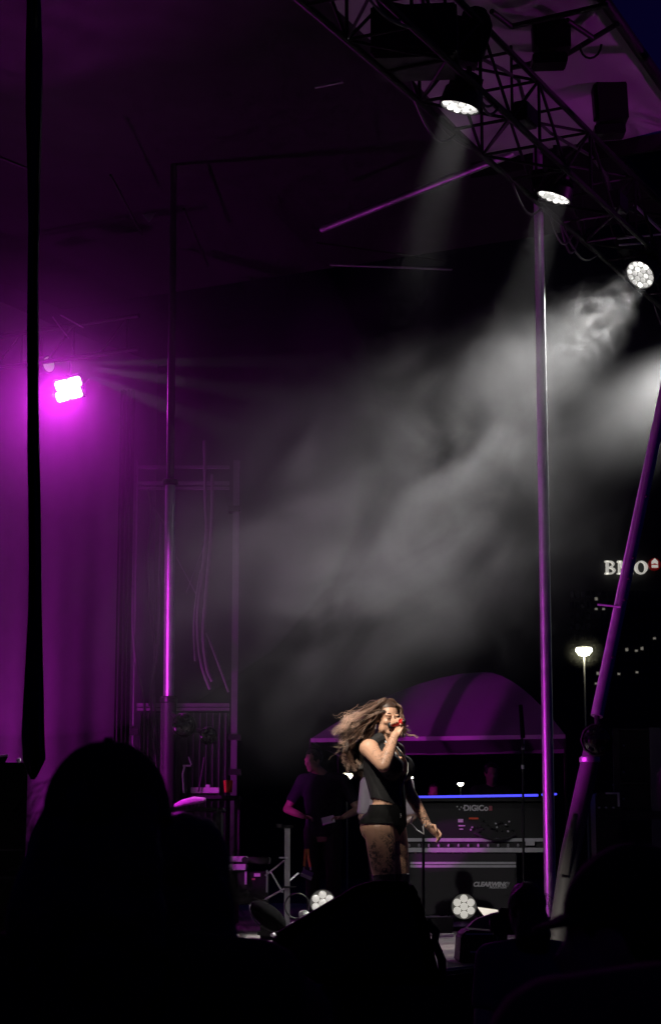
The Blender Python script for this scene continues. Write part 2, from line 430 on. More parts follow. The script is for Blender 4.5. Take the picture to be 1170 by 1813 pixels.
# ================================================================== TRUSSES
def box_truss(a, b, w, h, bay, t, m, rc=.026, rb=.013, cyc=True):
    a, b = Vector(a), Vector(b); d = (b - a); L = d.length; d.normalize()
    sd = Vector((-d.y, d.x, 0)).normalized(); up = Vector((0, 0, 1))
    cs = [sd * (w / 2 * i) + up * (h / 2 * j) for i, j in ((-1, -1), (1, -1), (1, 1), (-1, 1))]
    for c in cs: MB().tube(a + c, b + c, rc, n=8).build('chord', m, t, True)
    n = int(L / bay); bay = L / n
    for i in range(n + 1):
        for k in range(4):
            p = a + d * (bay * i)
            if i % 2 == 0 or k % 2 == 0: MB().tube(p + cs[k], p + cs[(k + 1) % 4], rb, n=6).build('brace', m, t, True)
            if i < n:
                q = a + d * (bay * (i + 1))
                if (i + k) % 2: MB().tube(p + cs[k], q + cs[(k + 1) % 4], rb, n=6).build('diagonal', m, t, True)
                else: MB().tube(p + cs[(k + 1) % 4], q + cs[k], rb, n=6).build('diagonal', m, t, True)
T0 = Vector((0.86, 13.6, 0)); TZ = 7.62
ta = T0 - U * 9.9 + Vector((0, 0, TZ)); tb = T0 + U * 8.2 + Vector((0, 0, TZ))
ft = thing('lighting_truss', 'dark box truss across the upper right carrying the white spotlights', 'truss', tuple(T0 + Vector((0, 0, TZ))))
box_truss(ta, tb, .5, .55, .62, ft, M_truss)
for s_ in (-7, -4.2, -1.2, 1.9, 5, 8):                     # hanger straps up to the roof
    p = T0 + U * s_ + Vector((0, 0, TZ + .2))
    MB().tube(p + V * .2, p + V * .2 + Vector((0, 0, .85)), .012, n=6).build('hanger', M_truss, ft)
# feed cable on the truss
pts = [ta + (tb - ta) * (i / 60) + Vector((0.1 * math.sin(i * .9), 0.05 * math.cos(i * 1.3), .30 - .05 * abs(math.sin(i * 1.1)))) for i in range(61)]
MB().wire(pts, .016).build('feed_cable', M_cable, ft, True)

rgt = random.Random(5)
for k in range(16):
    s_ = rgt.uniform(-2.2, 6.5); p = T0 + U * s_ + V * rgt.choice((-.25, .25)) + Vector((0, 0, TZ - .28 + rgt.choice((0, .55)))); q = p + U * rgt.uniform(.4, 1.1)
    dr_ = rgt.uniform(.05, .22)
    MB().wire([p.lerp(q, i / 8) + Vector((0, 0, -dr_ * math.sin(math.pi * i / 8))) for i in range(9)], .011).build('power_cable', M_cable, ft, True)
for s_, d_ in ((-.6, .2), (1.1, -.22), (2.6, .2), (3.4, -.22), (4.6, .1)):
    p = T0 + U * s_ + V * d_ + Vector((0, 0, TZ - .1)); MB().box(tuple(p), (.26, .12, .16), RU, bev=.012).build('distribution_box', M_blackplastic, ft)
ut = thing('upstage_truss', 'dim ladder truss above the magenta lamp at the left edge', 'truss', W(120, 590, 20))
c_ = W(120, 606, 20)
for dz in (-.18, .18):
    MB().tube(c_ + V * 4 + Vector((0, 0, dz)), c_ - V * .9 + Vector((0, 0, dz)), .025).build('chord', M_truss, ut, True)
for i in range(15):
    a = c_ + V * (4 - i * .34); MB().tube(a + Vector((0, 0, -.18)), a - V * .34 + Vector((0, 0, .18)) if i % 2 else a + Vector((0, 0, .18)), .012, n=6).build('brace', M_truss, ut, True)
for px, py, l_ in ((108, 580, .5), (122, 577, .45)):
    p = W(px, py, 19.8); MB().tube(p + Vector((-.09, 0, .12)), p + Vector((.09, 0, -.12)) if px < 115 else p + Vector((.16, 0, -.02)), .008, n=6).build('stay', M_silver, ut)

# ================================================================== STAGE SPOTLIGHTS
def spotlight(c, target, label, watt, deg, r=0.145, group='white spotlights on the truss', led=M_led_low, face=M_face, top=TZ - .3, ncell=(1, 6, 12), blend=.7, cellr=.165, radii=(0, .40, .78), tint=(1, .985, .95), disc=0):
    c = Vector(c); d = (Vector(target) - c).normalized()
    t = thing('stage_spotlight', label, 'spotlight', tuple(c), group)
    T = align(c, d)
    MB().lathe([(r * .55, -r * 1.75), (r * .62, -r * 1.7), (r * .7, -r * 1.1), (r * .98, -r * .85), (r * 1.06, -r * .2), (r * 1.08, 0.012), (r * 1.0, 0.014), (r * .99, 0.002)], T, 28, False).build('housing', M_blackmetal, t, True)
    MB().lathe([(r * .5, -r * 1.76), (r * .56, -r * 1.75)], T, 28).build('back_plate', M_blackmetal, t)
    for k in range(10):
        a = 2 * math.pi * k / 10
        MB(T @ Matrix.Rotation(a, 4, 'Z')).box((r * .74, 0, -r * 1.35), (r * .22, .008, r * .6)).build('cooling_fin', M_blackmetal, t)
    fo = MB().lathe([(r * .99, -.004), (r * .98, .001), (r * .2, .001)], T, 28).build('lens_plate', face, t, True)
    if True:
        for ring_i, n_ in enumerate(ncell):
            for k in range(n_):
                a = 2 * math.pi * (k + .5 * (ring_i % 2)) / n_; rr = r * radii[ring_i]
                Tc = T @ Matrix.Translation((rr * math.cos(a), rr * math.sin(a), .001))
                MB().lathe([(r * cellr, 0), (r * cellr, .004), (r * cellr * .75, .012), (r * cellr * .3, .016)], Tc, 10).build('led_cell', led_rng.choice(M_led_var) if led is not M_led_dimwhite else led, fo, True)
    if top is not None:     # yoke and clamp up to the truss
        ax = T.to_3x3() @ Vector((1, 0, 0)); ax.z = 0; ax.normalize()
        cm = c - d * r * .8; up = Vector((0, 0, 1)); yt = cm + up * r * 2.1
        MB().loft([cm + ax * r * 1.12, cm + ax * r * 1.2 + up * r * 1.2, yt + ax * r * .8, yt - ax * r * .8, cm - ax * r * 1.2 + up * r * 1.2, cm - ax * r * 1.12], [.02] * 6, [.006] * 6, n=6).build('yoke', M_blackmetal, t)
        for s_ in (-1, 1): MB().tube(cm + ax * s_ * r * 1.05, cm + ax * s_ * r * 1.32, .022, n=8).build('knob', M_blackplastic, t, True)
        if top > yt.z:
            MB().tube(yt, Vector((yt.x, yt.y, top)), .014, n=8).build('stem', M_blackmetal, t, True)
            MB().box((yt.x, yt.y, top), (.05, .07, .09), RU).build('clamp', M_blackmetal, t)
    if watt and disc:
        lo_ = area('lamp', c + d * .03, target, disc, r * 1.8, tint, t, deg); lo_.data.shape = 'DISK'
    elif watt: spot('lamp', c + d * .13, target, watt, deg, tint, blend, .10, t)
    return t
L1, L2, L3 = W(814, 188, 13.6), W(980, 348, 15.7), W(1133, 486, 17.5)
step = Vector((1.0, 1.98, 0))
L4 = L3 + step; L0 = L1 - step; Lm1 = L1 - step * 2; Lm2 = L1 - step * 3
for v_ in (L4, Lm1, Lm2): v_.z = 7.05
L0.z = 7.4
SING = Vector((0.37, 12.6, STAGE + 1.5))
spotlight(L1, (-0.6, 14.2, STAGE), 'white spotlight nearest the top, its thin lens pointing straight down', 560, 19, disc=5)
spotlight(L2, (-0.1, 16.2, STAGE), 'middle white spotlight, thin tilted lens hung before the purple tube', 560, 19, disc=5)
spotlight(L3, (-2.5, 12.6, STAGE), 'round bright spotlight near the right edge, lens facing the crowd', 2000, 40, led=M_led_white, disc=29)
spotlight(L4, (-1.6, 14.2, STAGE), 'white spotlight just past the right edge of the view', 2000, 40, led=M_led_white, disc=29)
spotlight(L0, (-0.7, 12.0, STAGE), 'white spotlight on the truss just above the view', 110, 17)
spotlight(Lm1, SING, 'white spotlight on the near truss aimed at the singer', 1350, 13, blend=1.0, tint=(1, .90, .76))
spotlight(Lm2, (0.40, 12.6, STAGE + 1.5), 'white spotlight at the near end of the truss aimed at the singer', 2000, 11, blend=1.0, tint=(1, .92, .80))
Lm3 = L1 - step * 4; Lm3.z = 7.05
spotlight(Lm3, W(830, 1530, 20.6), 'unseen white spotlight added at the end of the near truss to light the mixing desk', 1100, 9, blend=.8)  # added to whiten the lettering on desk and case
# floor lamps
spotlight(W(821, 1605, 17.5), W(760, 1590, 5), 'white LED floor lamp before the black flight case', 0, 0, r=.112, group='white floor lamps', led=M_led_dimwhite, face=M_facedim, top=None, ncell=(1, 6, 0), cellr=.31, radii=(0, .63, 0))
spotlight(W(571, 1598, 16.5), W(760, 1560, 5), 'white LED floor lamp half hidden behind the black wedge', 0, 0, r=.105, group='white floor lamps', led=M_led_dimwhite, face=M_facedim, top=None, ncell=(1, 6, 0), cellr=.31, radii=(0, .63, 0))
for (px, py, Y, r_, lab) in ((821, 1605, 17.5, .112, 'bracket under the floor lamp before the flight case'), (571, 1598, 16.5, .105, 'bracket under the half hidden floor lamp')):
    p = W(px, py, Y); t = thing('floor_bracket', lab, 'lamp bracket', (p.x, p.y, STAGE))
    for s_ in (-1, 1): MB().box((p.x + s_ * r_ * 1.2, p.y + .12, (STAGE + p.z) / 2 + .02), (.012, .04, p.z - STAGE + .04)).build('arm', M_blackmetal, t)
    MB().box((p.x, p.y + .12, STAGE + .02), (r_ * 2.6, .2, .04)).build('foot', M_blackmetal, t)

# magenta wash panels
M_led_mag.node_tree.nodes['Principled BSDF'].inputs['Emission Strength'].default_value = 9
def wash(c, target, label, watt, lsize=.3, hang=True, cells=True, spread=150, roll=0):
    c = Vector(c); d = (Vector(target) - c).normalized(); t = thing('wash_lamp', label, 'wash lamp', tuple(c), 'magenta wash lamps')
    T = align(c, d) @ Matrix.Rotation(R(roll), 4, 'Z')
    MB(T).box((0, 0, -.06), (lsize * .98, lsize * .78, .1), bev=.012).build('housing', M_blackmetal, t)
    k = lsize / 2
    if cells:
        for i in range(2):
            for j in range(2):
                MB(T).box(((i - .5) * k * .9 + (j - .5) * .03, (j - .5) * k * .7, .004), (k * .86, k * .66, .03), bev=.03).build('led_cell', M_led_mag, t)
    if hang:
        for s_ in (-1, 1): MB(T).box((s_ * k * 1.04, 0, -.08), (.01, .03, .3)).build('yoke_arm', M_blackmetal, t)
        MB().tube(c + Vector((0, .1, .05)), c + Vector((0, .12, .33)), .014).build('stem', M_blackmetal, t)
    area('lamp', c + d * .05, c + d, watt, lsize * .7, MAG, t, spread)
    return t
MW = W(122, 689, 20)
wash(MW, MW + Vector((-.9, -6, -3.2)), 'glaring magenta LED wash lamp hung at the left', 46, .33, spread=120, roll=12)
# unseen magenta spots added to brighten single things, slots and cones shaped to suit
def mspot(c, target, label, watt, deg, sx=1.0, roll=0.0, pole=True, blend=.5):
    c = Vector(c); t = thing('added_magenta_lamp', label, 'wash lamp', tuple(c), 'added unseen magenta lamps'); d = (Vector(target) - c).normalized(); T = align(c, d)
    MB().lathe([(.05, -.24), (.09, -.2), (.11, -.05), (.115, 0), (.1, .004)], T, 20, False).build('housing', M_blackmetal, t, True)
    MB().lathe([(.1, -.004), (.09, .006), (.03, .012)], T, 20).build('lens', M_led_mag, t, True)
    if pole: MB().tube(c, (c.x, c.y + (.15 if c.z > 1.5 else .02), STAGE), .03, n=10).build('added_lamp_pole', M_blackmetal, t, True)
    spot('lamp', c + d * .03, target, watt, deg, MAG, blend, .03, t, sx, roll)
mspot((-4.6, 12.4, 1.9), (1.72, 16.3, 4.3), 'unseen magenta lamp added with a narrow slot to light the right mast', 750, 56, sx=.10, blend=.8)  # added slot of light kept to the mast
mspot((-4.7, 11.6, 1.9), W(1100, 1080, 14.45), 'unseen magenta lamp added with a narrow slot to light the slanted tube', 1500, 44, sx=.22, roll=R(-8))  # added slot for the slanted tube
mspot((-4.6, 13.4, 3.4), (-1.55, 18.5, 3.1), 'unseen magenta lamp added with a narrow slot to light the telescopic mast', 1000, 34, sx=.2)  # added slot for the telescopic mast
mspot((4.7, 15.2, 7.2), (2.1, 15.9, 8.5), 'unseen magenta lamp added past the right edge to light the awning', 34, 80, blend=.8)  # added so the awning turns magenta
mspot((-4.2, 14.6, 4.2), W(338, 1421, 17.2), 'small unseen magenta lamp added to light the towel', 1300, 4)  # added to make the towel glow
mspot((-4.2, 14.9, 4.0), W(418, 1530, 17.2), 'small unseen magenta lamp added to light the rack case lid', 1000, 4)  # added to brighten the lid
mspot((-4.0, 16.2, 1.75), W(790, 1497, 20.75), 'low unseen magenta lamp added to light the desk', 1100, 5)  # added to brighten the metal edges of the desk
mspot((-4.0, 17.2, 1.9), W(790, 1262, 23.5), 'low unseen magenta lamp added to light the tent', 170, 15, blend=1.0)  # added to fill the tent with purple
pfl = W(-150, 1480, 19.0)
wash(pfl, W(-60, 1000, 21.5), 'magenta floor wash lamp out of view at the left', 90, .3, hang=False)

# moving-head with the thin fanned beams
bm_c = W(87, 645, 20.4)
t = thing('beam_lamp', 'small round white lamp beside the magenta panel', 'beam lamp', tuple(bm_c))
Tb = align(bm_c, (0.75, -.62, -.05))
MB().lathe([(.05, -.3), (.085, -.26), (.1, -.1), (.1, 0), (.085, .004)], Tb, 20, False).build('housing', M_blackmetal, t, True)
MB().lathe([(.085, -.004), (.084, 0), (.03, .02)], Tb, 20).build('lens', M_face, t, True)
MB().tube(bm_c + Vector((-.1, .1, .02)), bm_c + Vector((-.1, .12, .34)), .016).build('stem', M_blackmetal, t)
for (tx, ty, ww, dg_) in ((640, 640, 60, 4), (520, 705, 60, 5), (480, 790, 45, 6)):
    spot('beam', bm_c + Vector((.06, -.06, 0)), W(tx, ty, 18.6), ww * 4.5, dg_, (.72, .85, .72), .8, .012, t)

# ================================================================== FIXTURES ON THE TRUSS (unlit silhouettes)
def moving_head(px, py, Y, hgt, wid, label, tilt):
    c = W(px, py, Y); t = thing('moving_head_lamp', label, 'moving head', tuple(c), 'unlit moving heads on the truss')
    T = Matrix.Translation(c) @ Matrix.Rotation(RU - 1.1, 4, 'Z') @ Matrix.Rotation(tilt, 4, 'Y')
    w, h_ = wid / 2, hgt / 2
    MB(T).prism([(-w, -h_), (w, -h_ * .9), (w * 1.05, h_ * .3), (w * .7, h_ * .72), (w * .25, h_), (-w * .35, h_), (-w * .7, h_ * .85), (-w, h_ * .6)], -w * .8, w * .8).build('head', M_blackplastic, t)
    MB(T).box((-w * 1.12, 0, -h_ * .2), (w * .2, w * 1.2, h_ * 1.2), bev=.01).build('yoke_arm', M_blackplastic, t)
    MB(T).box((-w * .3, 0, -h_ * 1.25), (w * 2.1, w * 1.5, h_ * .36), bev=.012).build('base', M_blackplastic, t)
    MB(T).lathe([(w * .5, 0), (w * .5, .02)], Matrix.Translation((-w * .05, 0, h_)), 14).build('lens_ring', M_gloss, t)
moving_head(976, 46, 14.9, .50, .27, 'large unlit moving head against the glowing awning near the top', R(-2))
moving_head(1080, 172, 16.2, .52, .26, 'unlit moving head standing against the glowing awning at the right', R(-3))
moving_head(838, 60, 13.7, .36, .24, 'unlit moving head lost in the dark truss above the first spotlight', R(15))
# hung dark box
c = W(735, 75, 13.2); t = thing('hung_box', 'dark square box hung under the truss beside the first spotlight', 'hung box', tuple(c))
Tq = Matrix.Translation(c) @ Matrix.Rotation(RU - 1.2, 4, 'Z')
MB(Tq).box((0, 0, 0), (.62, .5, .38), bev=.015).build('cabinet', M_blackplastic, t)
MB(Tq).box((0, 0, -.2), (.56, .44, .016)).build('bottom_panel', M_laminate, t)
MB(Tq).box((0, -.255, 0), (.54, .012, .3)).build('grille', M_blackmetal, t)
for s_ in (-1, 1): MB(Tq).tube((s_ * .22, 0, .19), (s_ * .22, 0, .42), .012).build('hanger', M_blackmetal, t)
c = W(1135, 420, 17.3); t = thing('spreader_frame', 'small metal frame with bright edges above the round spotlight', 'metal frame', tuple(c))
MB().tube(W(1092, 423, 17.4), W(1200, 412, 17.4), .010).build('bar', M_alu, t, True)
MB().tube(W(1095, 434, 17.4), W(1150, 430, 17.4), .010).build('bar', M_alu, t, True)
MB().tube(W(1122, 362, 17.4), W(1180, 420, 17.4), .014).build('stay', M_alu, t, True)
MB().tube(W(1135, 432, 17.45), W(1135, 470, 17.5), .012).build('stem', M_blackmetal, t, True)

# ================================================================== MASTS
def collar(p, r, h_, m, t, nm='collar'):
    MB().lathe([(r * .8, -h_ / 2), (r, -h_ / 2 + .01), (r, h_ / 2 - .01), (r * .8, h_ / 2)], align(p, (0, 0, 1)), 20).build(nm, m, t, True)
# right mast
pb = W(974, 1640, 16.3); pb.z = STAGE; ptop = W(951, 250, 16.3)
t = thing('roof_mast', 'tall silver mast lit magenta from the left, right of the singer', 'mast', tuple(pb))
MB().loft([pb, pb.lerp(ptop, .5), ptop], [.050, .046, .041], n=20).build('tube', M_silver, t, True)
MB().lathe([(.16, 0), (.16, .03), (.08, .05), (.08, .16)], align(pb, (0, 0, 1)), 20).build('foot_plate', M_blackmetal, t, True)
# slanted tube (two pieces)
ka = W(1056, 1268, 14.2); kt = W(1183, 660, 14.8)
t = thing('slanted_tube', 'slanted silver tube lit magenta leaning toward the right edge', 'tube', tuple(ka))
MB().loft([ka, ka.lerp(kt, .5), kt, kt + (kt - ka) * 1.2], [.047, .046, .045, .045], n=20).build('tube', M_silver, t, True)
for f_ in (.16, .32, .38, .44, .62):
    p = ka.lerp(kt, f_) + Vector((.02, -.052, 0)); MB().ell(p, (.012, .01, .012), nu=8, nv=6).build('bolt', M_blackmetal, t, True)
p = ka.lerp(kt, .3); MB().tube(p + Vector((-.17, -.03, .02)), p + Vector((0, -.05, 0)), .008, n=6).build('pin', M_alu, t)
sa, sb = W(1043, 1350, 14.1), W(1008, 1515, 14.0); sg_ = sb + (sb - sa) * .7; sg_.z = STAGE
t = thing('lower_tube', 'dull grey lower tube below the round black lamp at the right', 'tube', (sg_.x, sg_.y, STAGE))
M_dull = mat('dull_painted_tube', (.12, .115, .12), .6, .2, .25, 12)
MB().loft([sa + (sa - sb) * .15, sa, sb, sg_], [.062, .066, .07, .07], n=20).build('tube', M_dull, t, True)
collar(sa + Vector((0, 0, .02)), .075, .05, M_silver, t)
MB().loft([W(1018, 1440, 13.9), W(998, 1548, 13.9)], [.018, .035], [.012, .012], n=8).build('strap', mat('grey_strap', (.16, .15, .15), .9), t)
# left telescopic mast
M_upper = mat('shaded_upper_tube', (.10, .10, .105), .5, .4, .25, 12)  # silver tube darkened in its colour where the mast fades into shade
lb = W(297, 1420, 18.5); lb.z = STAGE; lj = W(302, 854, 18.5); lt = W(306, 470, 18.5); lm = W(299, 1240, 18.5)
t = thing('telescopic_mast', 'telescopic silver mast with a bright magenta streak at the left', 'mast', tuple(lb))
MB().loft([lj + Vector((0, 0, -.1)), lt, lt + (lt - lj) * .9], [.040, .036, .034], n=18).build('upper_tube', M_upper, t, True)
MB().loft([lm, lj], [.052, .050], n=20).build('middle_tube', M_silver, t, True)
MB().loft([lb, lm + Vector((0, 0, .04))], [.075, .075], n=20).build('lower_tube', M_laminate, t, True)
collar(lj, .078, .06, M_blackmetal, t); collar(lm, .085, .06, M_blackmetal, t)
# dark round lamps on the masts
def round_lamp(px, py, Y, r, target, label, post):
    c = W(px, py, Y); t = thing('round_lamp', label, 'round lamp', tuple(c), 'unlit round lamps on the masts')
    T = align(c, Vector(target) - c)
    MB().lathe([(r * .45, -r * 1.3), (r * .8, -r * 1.0), (r * .98, -r * .4), (r * 1.03, 0), (r * .94, .012), (r * .93, -.01)], T, 10, False).build('housing', M_blackmetal, t, True)
    MB().lathe([(r * .93, -.012), (r * .8, .02), (r * .5, .045), (r * .1, .055)], T, 28).build('lens', M_gloss, t, True)
    for k in range(6):
        a = k * math.pi / 3; Tc = T @ Matrix.Translation((r * .62 * math.cos(a), r * .62 * math.sin(a), .032))
        MB().lathe([(r * .2, 0), (r * .18, .008), (r * .08, .014)], Tc, 12).build('cell', M_gloss, t, True)
    MB().tube(c - (Vector(target) - c).normalized() * r * .9, Vector(post), .02).build('bracket', M_blackmetal, t)
round_lamp(1056, 1310, 13.9, .118, W(700, 1330, 6), 'round black lamp at the joint of the slanted tube', ka)
round_lamp(325, 1284, 18.0, .118, W(-300, 1200, 12), 'round glossy black lamp fixed to the telescopic mast', lm + Vector((0, 0, -.1)))
round_lamp(369, 1302, 18.2, .085, W(300, 1330, 5), 'small matt black lamp right of the glossy round lamp', lm + Vector((0, .1, -.15)))

# ================================================================== LEFT: drape, tower, cables
# pleated rear drape
ang0 = zhit; drape = None
A_ = Vector((-6.4, 14.9, 0)) + U * 1.5; Bd = 9.35 - 1.5
vs, fs = [], []
n_ = 230
for i in range(n_ + 1):
    s_ = i / n_ * Bd
    w_ = 0.018 * math.sin(s_ * 5.3 + .6 * math.sin(s_ * 2.1)) + .008 * math.sin(s_ * 11.7 + 1) + .12 * math.sin(s_ * .9)
    for j in range(9):
        z_ = STAGE + 0.02 + j / 8 * 6.7
        p = A_ + U * s_ - V * w_ * (1 - .35 * j / 8) * (1 + .05 * math.sin(j * 2 + i * .2)); vs.append((p.x, p.y, z_))
for i in range(n_):
    for j in range(8): a = i * 9 + j; fs.append((a, a + 9, a + 10, a + 1))
nv_ = len(vs); vs += [(x - V.x * -.015, y + V.y * .015, z) for x, y, z in vs]; fs += [tuple(k + nv_ for k in reversed(f)) for f in fs]
dr = MB(Matrix.Translation(-A_)).add(vs, fs).build('rear_drape', M_curtain, None, True, False); dr.location = A_
tag(dr, 'pleated grey rear drape glowing purple at the left', 'drape')
# black drape strips right of the purple wall
for i, (px, Y, w_, lab) in enumerate(((213, 20.6, .20, 'narrow dark curtain strip hanging at the end of the purple drape'),)):
    a = W(px - 13, 1400, Y); b = W(px + 13, 1400, Y); m = MB(); vs = []; fs = []
    for k in range(13):
        x = a.x + (b.x - a.x) * k / 12; yy = Y + .05 * math.sin(k * 1.7)
        vs += [(x, yy, STAGE), (x, yy, 6.8)]
    fs = [(2 * k, 2 * k + 2, 2 * k + 3, 2 * k + 1) for k in range(12)]
    nv_ = len(vs); vs += [(x, y + .02, z) for x, y, z in vs]; fs += [tuple(q + nv_ for q in reversed(f)) for f in fs]
    o = MB(Matrix.Translation((-a.x, -Y, -STAGE))).add(vs, fs).build('curtain_strip', M_blackcloth, None, True, False); o.location = (a.x, Y, STAGE); tag(o, lab, 'curtain')
# side tower: uprights, rails, ribbed panel
YT = 21.0
sp = W(330, 1500, YT); sp.z = STAGE
tw = thing('side_tower', 'dim purple steel tower with rails behind the telescopic mast', 'tower', tuple(sp))
M_tower = mat('painted_steel', (0.16, 0.155, 0.165), 0.55, 0.2, 0.3, 6)
M_ribs = mat('ribbed_panel_paint', (0.10, 0.095, 0.105), 0.5, 0.2, 0.3, 9)
def rect(x0, y0, x1, y1, Y, dep, m, parent, nm, bev=0.0):
    a, b = W(x0, y1, Y), W(x1, y0, Y)
    return MB().box(((a.x + b.x) / 2, Y + dep / 2, (a.z + b.z) / 2), (b.x - a.x, dep, b.z - a.z), bev=bev).build(nm, m, parent)
YF = 1612
rect(231, 815, 243, YF, YT, .08, M_tower, tw, 'upright'); rect(406, 815, 424, YF, YT, .1, M_tower, tw, 'upright')
for y0, y1 in ((824, 829), (852, 858), (862, 866), (1245, 1251), (1253, 1258)):
    rect(243, y0, 406, y1, YT + .02, .05, M_tower, tw, 'rail')
for y0 in (895, 1300, 1362): rect(404, y0, 426, y0 + 10, YT - .03, .14, M_blackmetal, tw, 'bracket')
for y0 in (1288,): rect(228, y0, 246, y0 + 14, YT - .04, .14, M_blackmetal, tw, 'bracket')
rect(243, 1262, 406, YF, YT + .16, .02, M_ribs, tw, 'back_panel')
x = 246
while x < 404:
    rect(x, 1262, x + 5.5, YF, YT + .10, .06, M_ribs, tw, 'rib'); x += 11.5
for a, b in (((312, 985), (352, 1060)), ((330, 1050), (368, 950)), ((262, 880), (300, 940))):
    MB().tube(W(*a, YT - .05), W(*b, YT - .05), .006, n=6).build('stay_wire', M_tower, tw)
# hanging cables
cables = [([(262, 866), (268, 900), (263, 990), (268, 1090), (275, 1160), (265, 1250)], 'cable hanging leftmost but one beside the tower upright'),
          ([(238, 905), (236, 1000), (236, 1110), (243, 1180), (256, 1240), (256, 1330)], 'cable hanging along the left upright of the tower'),
          ([(286, 925), (283, 1010), (281, 1100), (279, 1160), (268, 1230), (272, 1300), (280, 1380)], 'cable hanging just left of the telescopic mast'),
          ([(362, 780), (364, 890), (366, 940), (358, 1020), (350, 1090), (356, 1170), (372, 1220)], 'thick cable curving down the middle of the tower'),
          ([(376, 840), (375, 930), (366, 1040), (360, 1120), (366, 1180), (376, 1206)], 'cable hanging right of the thick curving cable'),
          ([(356, 1010), (348, 1060), (344, 1110), (346, 1170)], 'short twisted cable left of the thick curving cable'),
          ([(366, 1120), (385, 1170), (405, 1225)], 'cable slanting down to the right upright of the tower'),
          ([(278, 1140), (272, 1200), (277, 1290), (286, 1380)], 'short cable under the cross rail near the mast')]
for k, (pp, lab) in enumerate(cables):
    pts = [W(x, y, YT - .12 - .03 * (k % 3)) for x, y in pp]; fine = []
    for i in range(len(pts) - 1):
        p0, p1, p2, p3 = pts[max(i - 1, 0)], pts[i], pts[i + 1], pts[min(i + 2, len(pts) - 1)]
        for j in range(6):
            u = j / 6; fine.append(0.5 * ((2 * p1) + (p2 - p0) * u + (2 * p0 - 5 * p1 + 4 * p2 - p3) * u * u + (3 * p1 - p0 - 3 * p2 + p3) * u ** 3))
    fine.append(pts[-1]); p = fine[0]
    rr = .017 if k in (3, 4) else .012
    o = MB(Matrix.Translation(-p)).loft(fine, [rr * (1 + .2 * (i % 2)) for i in range(len(fine))], n=8).build('cable', mat('grey_cable', (.13, .12, .13), .35), None, True, False); o.location = p
    tag(o, lab, 'cable', 'cables hanging in the side tower')
# hanging black drape/bundle in front
pts, ra = [], []
for y, x0, x1 in ((-60, 48, 74), (0, 48, 73), (100, 46, 76), (200, 46, 75), (300, 49, 72), (400, 51, 70), (500, 49, 68), (600, 48, 69), (700, 49, 69), (800, 49, 71), (900, 51, 73), (1000, 52, 74), (1080, 51, 75), (1160, 47, 77), (1230, 43, 79), (1300, 39, 80), (1345, 41, 82), (1368, 49, 70), (1380, 55, 62)):
    p = W((x0 + x1) / 2, y, 8.2); q = W(x1, y, 8.2); pts.append(p); ra.append(max(.008, q.x - p.x))
o = MB(Matrix.Translation(-pts[-1])); n0 = 14
o.loft(pts, [r * (1.0) for r in ra], [r * .8 for r in ra], ref=(1, 0, 0), n=n0)
for i, v in enumerate(o.v):
    k = i % n0; v += Vector((0, .012 * math.sin(k * 2.7 + i / n0 * .35), 0))
ob = o.build('hanging_drape', mat('black_satin', (.008, .008, .009), .35, 0, .3, 9), None, True, False); ob.location = pts[-1]
tag(ob, 'furled black drape hanging top to bottom near the left edge', 'drape')

# ================================================================== CANOPY TENT
YC = 23.0
a, b, pk = W(550, 1308, YC + .8), W(1000, 1301, YC - .4), W(853, 1190, YC + 1.2)
t = thing('canopy_tent', 'purple-lit pop-up canopy tent behind the singer', 'canopy tent', (a.x, YC, STAGE))
m_tent = mat('tent_fabric', (0.22, 0.20, 0.23), 0.8, 0, .12, 3, bump=.15)
az = a.z; b.z = b.z
dpt = Vector((.35, 3.0, 0))
c4 = [a, b, b + dpt, a + dpt]
n_ = 14; vs = []; fs = []
def roofpt(e0, e1, u, v):
    e = e0.lerp(e1, u); p = e.lerp(pk, v)
    top = e.z + (pk.z - e.z) * (1 - (1 - v) ** 1.7) * 1.0; p.z = top - .05 * math.sin(math.pi * u) * (1 - v); return p
for k in range(4):
    o_ = len(vs)
    for i in range(n_ + 1):
        for j in range(9): vs.append(tuple(roofpt(c4[k], c4[(k + 1) % 4], i / n_, j / 8)))
    for i in range(n_):
        for j in range(8): q = o_ + i * 9 + j; fs.append((q, q + 9, q + 10, q + 1))
MB().add(vs, fs).build('roof', m_tent, t, True)
for k in range(4):
    p, q = c4[k], c4[(k + 1) % 4]; vs = []; fs = []
    for i in range(25):
        e = p.lerp(q, i / 24); w_ = .015 * math.sin(i * 1.9)
        vs += [(e.x, e.y - .02 + w_, e.z + .0), (e.x, e.y - .03 - w_, e.z - .02 + .0), ]
    vs2 = []
    for i in range(25):
        e = p.lerp(q, i / 24); w_ = .012 * math.sin(i * 1.9)
        vs2 += [(e.x, e.y - .025, e.z + .005), (e.x, e.y - .03 + w_, e.z - .045)]
    fs = [(2 * i, 2 * i + 2, 2 * i + 3, 2 * i + 1) for i in range(24)]
    MB().add(vs2, fs).build('hem', mat('tent_hem', (.62, .6, .62), .6), t, True)
for k in range(4):
    p = c4[k]; MB().tube((p.x, p.y, STAGE), (p.x, p.y, p.z), .018, n=8).build('leg', M_truss, t, True)
MB().tube((pk.x, pk.y, pk.z - .5), (pk.x, pk.y, pk.z - .04), .02, n=8).build('centre_pole', M_truss, t, True)

# ================================================================== MIXING DESK AND CASE
YD = 20.8
t = thing('mixing_desk', 'black mixing desk with a blue light strip behind the singer', 'mixing desk', tuple(W(830, 1490, YD)))
a, b = W(690, 1492, YD), W(975, 1490, YD)
